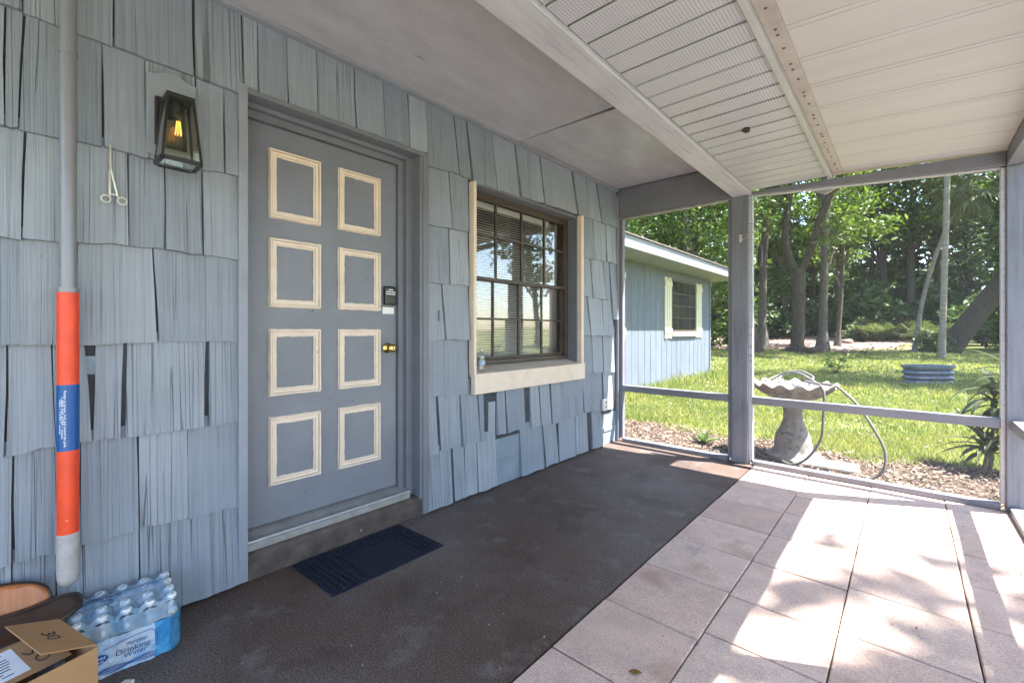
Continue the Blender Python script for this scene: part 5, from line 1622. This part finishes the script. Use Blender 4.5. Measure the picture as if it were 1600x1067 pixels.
# cabbage palms
def palm(label, x, y, h, r, bend, lean, fronds, seed):
    t = thing('palm_tree', label, 'palm', (x, y, tz(x, y)))
    b = Vector((x, y, tz(x, y)))
    P = []; RR = []
    for i in range(18):
        q = i / 17
        P.append(b + Vector((lean[0] * q + bend[0] * math.sin(math.pi * q), lean[1] * q + bend[1] * math.sin(math.pi * q), h * q)))
        RR.append(r * (1 - 0.22 * q) * (1 + 0.35 * math.exp(-h * q / 0.5)) * (1 + 0.03 * (i % 2)))
    MB(True).tube(P, RR, 12).build('trunk', 'bark_palm', t)
    rg = random.Random(seed)
    V = []; F = []
    top = P[-1]
    for k in range(fronds):
        az = k * 2.399; el = 1.25 - 2.6 * (k / fronds)
        ln = rg.uniform(1.0, 1.35)
        d = Vector((math.cos(az) * math.cos(el), math.sin(az) * math.cos(el), math.sin(el)))
        hub = top + d * ln
        side = Vector((-math.sin(az), math.cos(az), 0)); upv = side.cross(d)
        o = len(V)
        V += [top + side * .02, top - side * .02, hub - side * .02, hub + side * .02]; F.append((o, o + 1, o + 2, o + 3))
        for q in range(15):
            a = R(-105 + 15 * q)
            dd = (d * math.cos(a) + side * math.sin(a)).normalized()
            L2 = rg.uniform(0.75, 1.05) * (1 - 0.25 * abs(q - 7) / 7)
            tip = hub + dd * L2 + Vector((0, 0, -0.35 * L2)); mid = hub + dd * L2 * .55 + upv * .03
            w = dd.cross(upv).normalized() * 0.055
            o = len(V)
            V += [hub, mid + w, tip, mid - w]; F.append((o, o + 1, o + 2, o + 3))
    MB().add(V, F).build('crown', 'frond', t)
palm('tall straight palm whose pale trunk rises out of view on the lawn', 1.15, 27.2, 15.5, 0.115, (0.05, 0), (0.25, 0), 34, 1)
palm('slender palm with a curved trunk leaning to the tall palm', 0.30, 32.0, 8.6, 0.10, (-0.35, 0), (2.0, 0), 44, 2)

# great leaning oak
lk = thing('leaning_oak', 'massive dark oak trunk leaning out beyond the corner post', 'tree', (1.7, 32.5, tz(1.7, 32.5)))
lb_ = Vector((1.7, 32.5, tz(1.7, 32.5)))
m_ = limbs(lb_, [([(-0.2, 0, -0.2), (0.5, 0, 1.2), (1.8, 0, 3.4), (3.2, 0, 5.6), (4.8, 0, 8.2), (6.8, 0, 10.6)], 0.52, 0.36, 14),
                 ([(3.2, 0, 5.6), (3.6, 0.5, 8.6), (3.2, 1.0, 12)], 0.32, 0.12, 8),
                 ([(4.8, 0, 8.2), (7.5, -.5, 9.2), (10, -1, 11)], 0.28, 0.10, 8),
                 ([(0, 0, 0.2), (-1.2, -0.3, 0.0), (-2.0, -.5, -0.2)], 0.34, 0.12, 8)])
m_.build('trunk', 'bark_dark', lk)
rg = random.Random(8); cen = []; sg = []
for k in range(80):
    cen.append((lb_.x + rg.uniform(-1.5, 10), lb_.y + rg.uniform(-4, 4), rg.uniform(8.0, 17))); sg.append(rg.uniform(0.9, 1.7))
link('crown', leaf_cloud('crown', cen, [85] * len(cen), sg, 0.2, 'leaf_dark', 9), lk)

def place(x, y):
    a = math.degrees(math.atan2(x, y))
    for lim, ph in ((-17.7, 'over the roof of the blue wing'), (-14.3, 'between the blue wing and the porch post'), (-10.3, 'beside the twin-limbed pale tree'), (-6.0, 'behind the forked tree'), (-1.5, 'between the forked tree and the palms'), (3.0, 'behind the palms'), (8.0, 'beside the leaning oak')):
        if a < lim:
            return ph
    return 'beyond the corner post'
def row(y): return 'front-row' if y < 36 else 'second-row' if y < 44 else 'third-row' if y < 51.5 else 'back-row'
# the wood behind: a few kinds, planted many times
kinds = []
for k in range(6):
    kinds.append(broad_tree(40 + k, [15, 18, 13, 17, 20, 14][k], [.22, .28, .18, .25, .3, .2][k], [3.4, 4.0, 3.0, 3.6, 4.4, 3.2][k], ['leaf_mid', 'leaf_dark', 'leaf_light', 'leaf_mid', 'leaf_dark', 'leaf_grey'][k],
                            'bark_dark' if k % 2 else 'bark', [54, 62, 48, 58, 64, 52][k], 66, 0.22, (random.uniform(-1, 1), 0), (random.uniform(-.5, .5), 0), [0.30, 0.38, 0.20, 0.45, 0.38, 0.25][k]))
kinds.append(broad_tree(77, 17, .2, 3.6, 'leaf_mid', 'bark', 20, 60, 0.20, (0, 0), (0.3, 0), 0.3))
kinds.append(broad_tree(78, 14, .17, 3.0, 'leaf_mid', 'bark', 52, 150, 0.125, (0.3, 0), (0.2, 0), 0.14))
kinds.append(broad_tree(79, 15, .18, 3.2, 'leaf_light', 'bark', 52, 150, 0.125, (-0.3, 0), (0.2, 0), 0.18))
WL = {k_: t_.split(' tree')[0] for k_, t_ in {7: 'fine-leaved mid-green tree standing behind the blue wing', 8: 'fine-leaved light-green tree standing behind the blue wing', 0: 'mid-green tree standing in the dense wood behind the lawn', 1: 'tall dark-leaved tree standing in the dense wood behind the lawn', 2: 'light-green tree standing in the dense wood behind the lawn',
      3: 'slim mid-green tree with bare lower trunk in the wood behind the lawn', 4: 'tallest dark tree of the wood behind the lawn', 5: 'grey-green bushy tree in the wood behind the lawn'}.items()}
spots = [(-8.5, 44, 0), (-5, 47, 4), (-1.5, 45, 1), (1.8, 46, 3), (5.5, 44, 4), (8.8, 47, 1), (-12, 46, 3), (-15.5, 43, 2), (-19, 46, 1), (-23, 44, 0), (-27, 47, 4), (-31, 45, 3),
         (-6.8, 52, 1), (-2.8, 53, 0), (0.4, 52, 4), (4.2, 53, 5), (8, 54, 0), (-11, 53, 4), (-16, 54, 5), (-21, 53, 3), (-26, 54, 1), (-32, 55, 0), (12, 50, 3),
         (6.4, 40.5, 0), (7.5, 36, 2), (-10.2, 36, 2), (-13.0, 34, 0),
         (-11.6, 24.5, 7), (-9.4, 27.5, 8), (-14.5, 27.5, 7), (-13.2, 31, 3), (-17.5, 31, 1), (-8.6, 24.0, 7), (-10.8, 20.5, 7)]
for x, y, k in spots:
    if 40 < y < 48.5 and x > -13:
        y += 5.5
    tm, cm = kinds[k]
    s_ = random.uniform(0.85, 1.15)
    if math.degrees(math.atan2(x, y)) < -30:
        continue
    plant_tree(tm, cm, (x, y, tz(x, y)), random.uniform(0, 6.28), s_, WL[k] + ' ' + row(y) + ' tree ' + place(x, y), 'trees of the wood behind the lawn', 'wood_tree')
# trees on the lawn side of the porch: seen in the panes, and their shade falls on lawn and pavers
for k, (x, y, kk, s_, lb2) in enumerate([(9.3, 6.0, 6, 1.15, 'lawn-side tree whose shade dapples the porch pavers'), (6.4, 18.8, 1, 0.95, 'dark tree beside the lawn shading the grass by the tank'),
                                         (13, 12, 2, 0.9, 'light-green tree out on the lawn reflected in the window'), (17, 17, 4, 0.9, 'tall tree far out on the lawn reflected in the window'), (15, 25, 0, 1.0, 'mid-green tree at the far lawn corner'),
                                         (20, 9, 1, 0.8, 'dark tree at the open side of the lawn')]):
    tm, cm = kinds[kk]
    plant_tree(tm, cm, (x, y, tz(x, y)), 0.7 * k, s_, lb2, None, 'lawn_tree')

# understorey shrubs
shr = []
for k in range(4):
    rg = random.Random(70 + k); cen = []; sg = []
    for q in range(16):
        a = rg.uniform(0, 6.28); rd = rg.uniform(0, 1.0)
        cen.append((rd * math.cos(a), rd * math.sin(a), rg.uniform(0.25, 1.6) * (1.1 - 0.4 * rd))); sg.append(rg.uniform(0.3, 0.55))
    cm = leaf_cloud('foliage', cen, [60] * 16, sg, 0.13, ['leaf_mid', 'leaf_dark', 'leaf_light', 'leaf_grey'][k], 70 + k)
    m = MB(True)
    for c in cen[:7]:
        m.tube([(0, 0, 0), (c[0] * .5, c[1] * .5, c[2] * .6), c], [0.03, 0.02, 0.006], 5)
    shr.append((m.mesh('stem', 'bark_dark'), cm))
SL = ['mid-green', 'dark', 'light-green', 'grey-green']
def shrub(x, y, k, s_, label=None, group='undergrowth shrubs at the wood edge'):
    a_ = math.degrees(math.atan2(x, y))
    if a_ < -18.5 or a_ > 9:
        return
    t = thing('shrub', label or ('small ' if s_ < 1.3 else 'large ' if s_ > 1.8 else 'middling ') + SL[k] + ' ' + row(y) + ' shrub ' + place(x, y), 'shrub', (x, y, tz(x, y)), group, random.uniform(0, 6.28)); t.scale = (s_, s_, s_ * random.uniform(.8, 1.2))
    for nm, me in (('stem', shr[k][0]), ('foliage', shr[k][1])):
        o = bpy.data.objects.new(nm, me); C.objects.link(o); o.parent = t
rg = random.Random(5)
for k in range(46):
    a = -33 + k * 1.0
    y = rg.uniform(41, 50) if a > -14 else rg.uniform(30, 44)
    if a > 2.2: y = rg.uniform(34, 44)
    shrub(a + rg.uniform(-.5, .5), y, rg.choice([0, 1, 1, 0, 2, 3]), rg.uniform(1.1, 2.2))
for x, y, k, s_ in [(5.6, 35, 3, 1.5), (4.0, 36, 0, 1.8), (6.4, 34, 3, 1.9), (0.9, 31.5, 0, 0.7), (-9.6, 29, 2, 1.2), (-8.6, 31.5, 0, 1.3), (-10.5, 17.5, 0, 1.0), (-9.2, 17.0, 2, 1.1), (-7.8, 17.6, 0, 0.9), (-6.9, 18.8, 2, 0.9)]:
    shrub(x, y, k, s_)
sp = thing('sapling', 'small lone leafy sapling standing on the lawn', 'sapling', (-1.6, 16.5, tz(-1.6, 16.5)))
sb = Vector((-1.6, 16.5, tz(-1.6, 16.5)))
m = MB(True); cen = []
for k in range(9):
    c = Vector((math.cos(k * 2.4) * random.uniform(.12, .42), math.sin(k * 2.4) * random.uniform(.12, .42), random.uniform(.22, .62)))
    m.tube([sb, sb + c * 0.55 + Vector((0, 0, .06)), sb + c], [0.012, 0.008, 0.004], 5); cen.append(tuple(sb + c))
m.build('stem', 'bark_dark', sp)
link('foliage', leaf_cloud('foliage', cen, [22] * 9, [0.14] * 9, 0.055, 'leaf_light', 90), sp)
# palmettos
rg = random.Random(21)
for x, y in [(-2.6, 42.5), (-1.4, 41.5), (-0.2, 42), (0.9, 40.5), (1.8, 36.5)]:
    t = thing('palmetto', 'low fan-leaved palmetto clump ' + {-2.6: 'nearest the brown snag', -1.4: 'second from the brown snag', -0.2: 'third from the brown snag', 0.9: 'behind the curved palm', 1.8: 'beside the leaning oak'}[x], 'palmetto', (x, y, tz(x, y)), 'palmettos at the wood edge')
    V = []; F = []
    b = Vector((x, y, tz(x, y)))
    for k in range(16):
        az = rg.uniform(0, 6.28); el = rg.uniform(0.3, 1.3); ln = rg.uniform(0.7, 1.3)
        d = Vector((math.cos(az) * math.cos(el), math.sin(az) * math.cos(el), math.sin(el))); side = Vector((-math.sin(az), math.cos(az), 0)); upv = side.cross(d)
        hub = b + d * ln
        o = len(V); V += [b + side * .015, b - side * .015, hub - side * .015, hub + side * .015]; F.append((o, o + 1, o + 2, o + 3))
        for q in range(11):
            a = R(-90 + 18 * q); dd = (d * math.cos(a) + side * math.sin(a)).normalized()
            w = dd.cross(upv).normalized() * .045; o = len(V)
            V += [hub, hub + dd * .4 + w, hub + dd * .75 + Vector((0, 0, -.15)), hub + dd * .4 - w]; F.append((o, o + 1, o + 2, o + 3))
    MB().add(V, F).build('fronds', 'frond', t)
# far wood closing the view: reads as one mass
rg = random.Random(4); cen = []; sg = []
for k in range(620):
    x = rg.uniform(-52, 26); y = rg.uniform(58, 68)
    cen.append((x, y, rg.uniform(0.4, 17) * (0.75 + 0.25 * math.sin(x * 0.33)))); sg.append(rg.uniform(1.3, 2.6))
for k in range(420):
    cen.append((rg.uniform(-50, 26), rg.uniform(53, 62), rg.uniform(0.6, 6.5))); sg.append(rg.uniform(1.0, 2.0))
link('far_woods', leaf_cloud('far_woods', cen, [110] * len(cen), sg, 0.42, 'leaf_dark', 4), None, kind='stuff')
# stump, log, rocks
MB(True).lathe([(0.50, -0.1), (0.40, 0.1), (0.33, 0.5), (0.32, 1.6), (0.30, 1.75), (0.24, 1.80), (0.02, 1.78)], (-2.6, 43.0, tz(-2.6, 43)), 18).build('tree_stump', 'bark', None, label='short brown snag standing at the back of the dirt clearing', cat='stump')
rock(-3.75, 28.6, tz(-3.75, 28.6) - .05, 0.42, 'dark boulder at the foot of the forked tree', 'bark_dark', 'boulder', None, 0.6)
rock(-3.1, 38.5, tz(-3.1, 38.5), 0.30, 'tan rock lying on the dirt clearing', 'dirt', 'rock')
rock(-6.9, 29.0, tz(-6.9, 29) - .05, 0.35, 'brown root lump beside the twin-limbed pale tree', 'bark', 'rock')

# ------------------------------------------------------------------ grass and litter
def grass_mesh():
    rg = np.random.default_rng(2)
    out = []
    for (y0, y1, n, hh, ww) in ((5.3, 7.5, 60000, 0.060, 0.0045), (7.5, 11, 55000, 0.065, 0.008), (11, 18, 50000, 0.075, 0.014), (18, 30, 40000, 0.09, 0.026)):
        y = y0 + (y1 - y0) * rg.random(n)
        xl = np.maximum(-0.53 * y - 0.6, np.where(y < 14, -4.28, -99)); xr = 0.13 * y + 0.6
        x = xl + (xr - xl) * rg.random(n)
        edge = 5.72 + 0.10 * np.sin(x * 4.0) + 0.07 * np.sin(x * 9.3 + 1) + np.where(x > 0.1, 0.25, 0) - 0.05 * x
        keep = (y > edge - 0.12 * rg.random(n)) & (((x + 8.5) / 9.0) ** 2 + ((y - 40) / 11.0) ** 2 > 0.98)
        patch = np.sin(x * 1.7 + np.sin(y * 1.1) * 1.5) * np.sin(y * 1.3 + x * .6)
        keep &= rg.random(n) < 0.78 + 0.28 * patch
        x, y = x[keep], y[keep]; n = len(x)
        h = hh * (0.5 + 0.9 * rg.random(n)) * (1 + 0.35 * np.sin(x * 2.3) * np.sin(y * 1.9))
        tall = (x < -3.7) & (y < 14) & (rg.random(n) < 0.35)
        h = np.where(tall, h * 2.6, h)
        a = rg.random(n) * 6.283; ln = rg.normal(size=n) * 0.55 * h; az = rg.random(n) * 6.283
        z = terrain(x, y)
        w = ww * (0.6 + 0.8 * rg.random(n))
        p0 = np.stack([x - w * np.cos(a), y - w * np.sin(a), z], 1); p1 = np.stack([x + w * np.cos(a), y + w * np.sin(a), z], 1)
        p2 = np.stack([x + ln * np.cos(az), y + ln * np.sin(az), z + h], 1)
        out.append(np.stack([p0, p1, p2], 1).reshape(-1, 3))
    V = np.concatenate(out)
    return np_mesh('grass', V, np.arange(len(V)).reshape(-1, 3), 'grass')
link('grass', grass_mesh(), None, kind='stuff')
def litter_mesh():
    rg = np.random.default_rng(6)
    n = 20000
    x = rg.uniform(-4.2, 2.4, n); y = 4.49 + 1.5 * rg.random(n) ** 1.3
    keep = y < 5.95 + 0.1 * np.sin(x * 5)
    keep &= ~((np.abs(x + 0.61) < 0.30) & (np.abs(y - 5.1) < 0.15))
    x, y = x[keep], y[keep]
    n2 = 5200
    x2 = rg.uniform(-17, 0, n2); y2 = rg.uniform(28.5, 50, n2)
    n3 = 2600; y3 = rg.uniform(6, 27, n3); x2 = np.concatenate([x2, rg.uniform(-0.53, 0.13, n3) * y3]); y2 = np.concatenate([y2, y3]); n2 += n3
    lawn = np.concatenate([np.zeros(len(x) + n2 - n3, bool), np.ones(n3, bool)])
    far = np.concatenate([np.zeros(len(x), bool), np.ones(n2, bool)])
    x = np.concatenate([x, x2]); y = np.concatenate([y, y2]); n = len(x)
    z = np.where(far, terrain(x, y) + .035, GZ + 0.018) + rg.random(n) * 0.022
    nr = rg.normal(size=(n, 3)) * 0.45; nr[:, 2] = 1; nr /= np.linalg.norm(nr, axis=1, keepdims=True)
    a = np.cross(nr, rg.normal(size=(n, 3))); a /= np.linalg.norm(a, axis=1, keepdims=True); b = np.cross(nr, a)
    l = (np.where(far, 0.08, 0.010) + np.where(far, .10, 0.024) * rg.random(n) ** 2) * np.where(lawn, 0.12 + y * 0.014, 1.0); l = l[:, None]; w = l * rg.uniform(.15, .5, n)[:, None]
    z = z + np.where(lawn, 0.02, 0.0)
    P = np.stack([x, y, z], 1)
    V = np.stack([P - a * l, P - b * w, P + a * l, P + b * w], 1).reshape(-1, 3)
    return np_mesh('leaf_litter', V, np.arange(len(V)).reshape(-1, 4), 'litter')
link('leaf_litter', litter_mesh(), None, kind='stuff')
def debris_mesh():
    rg = np.random.default_rng(12)
    n = 260
    near = rg.random(n) < 0.5
    x = np.where(near, -2.335 + 0.10 * rg.random(n) ** 2, rg.uniform(-2.3, 0.45, n)); y = rg.uniform(0.6, 4.3, n)
    on = (x > -2.33) & ~((x < -1.9) & (y > 0.93) & (y < 1.63)) & (np.abs(x + 1.02) > 0.03)
    x, y = x[on], y[on]; n = len(x)
    l = (0.0025 + 0.006 * rg.random(n) ** 3)[:, None]; a = rg.random(n) * 6.28
    d = np.stack([np.cos(a), np.sin(a), 0 * a], 1); e = np.stack([-np.sin(a), np.cos(a), 0 * a], 1)
    P = np.stack([x, y, np.full(n, 0.0035)], 1); T = np.stack([0 * x, 0 * x, 0.002 + 0.003 * rg.random(n)], 1)
    V = np.stack([P - d * l, P - e * l * .6, P + d * l, P + e * l * .6 + T], 1).reshape(-1, 3)
    return np_mesh('debris', V, np.arange(len(V)).reshape(-1, 4), 'litter')
link('debris', debris_mesh(), None, kind='stuff')
# old wasp nest under the vinyl
wn_ = thing('wasp_nest', 'small brown abandoned wasp nest stuck under the vinyl soffit', 'nest', (-0.73, 2.99, 2.43))
for k in range(7):
    MB(True).lathe([(0.004, 0.012), (0.010, 0.008), (0.011, -0.004), (0.006, -0.010)], (-0.735 + 0.014 * math.cos(k * 2.4) * (k > 0), 2.99 + 0.014 * math.sin(k * 2.4) * (k > 0), 2.421 + 0.004 * (k % 3)), 8).build('cell', 'bark_dark', wn_)
# dark thing hanging from the wire hook
hg = thing('hanging_ornament', 'small black cylinder hanging from a wire hook outside the porch post', 'ornament', (-0.985, 4.52, 1.90))
MB(True).lathe([(0.014, 0.0), (0.022, 0.012), (0.022, 0.17), (0.014, 0.19), (0.003, 0.20)], (-1.005, 4.56, 1.78), 16).build('body', 'black', hg)
MB(True).tube([(-1.005, 4.56, 1.97), (-1.005, 4.56, 2.50)], 0.002, 5).build('hanging_wire', 'black', hg)

# tell look-alikes apart by their order across the view
same = {}
for o in bpy.data.objects:
    if o.parent is None and 'label' in o and o.get('category') in ('tree', 'shrub'):
        same.setdefault(o['label'], []).append(o)
for lab_, os_ in same.items():
    if len(os_) > 1:
        os_.sort(key=lambda o: math.atan2(o.location.x, o.location.y))
        for k, o in enumerate(os_):
            o['label'] = lab_ + ', ' + ('leftmost one', 'second from left', 'third from left', 'fourth from left', 'fifth from left', 'sixth from left')[min(k, 5)]
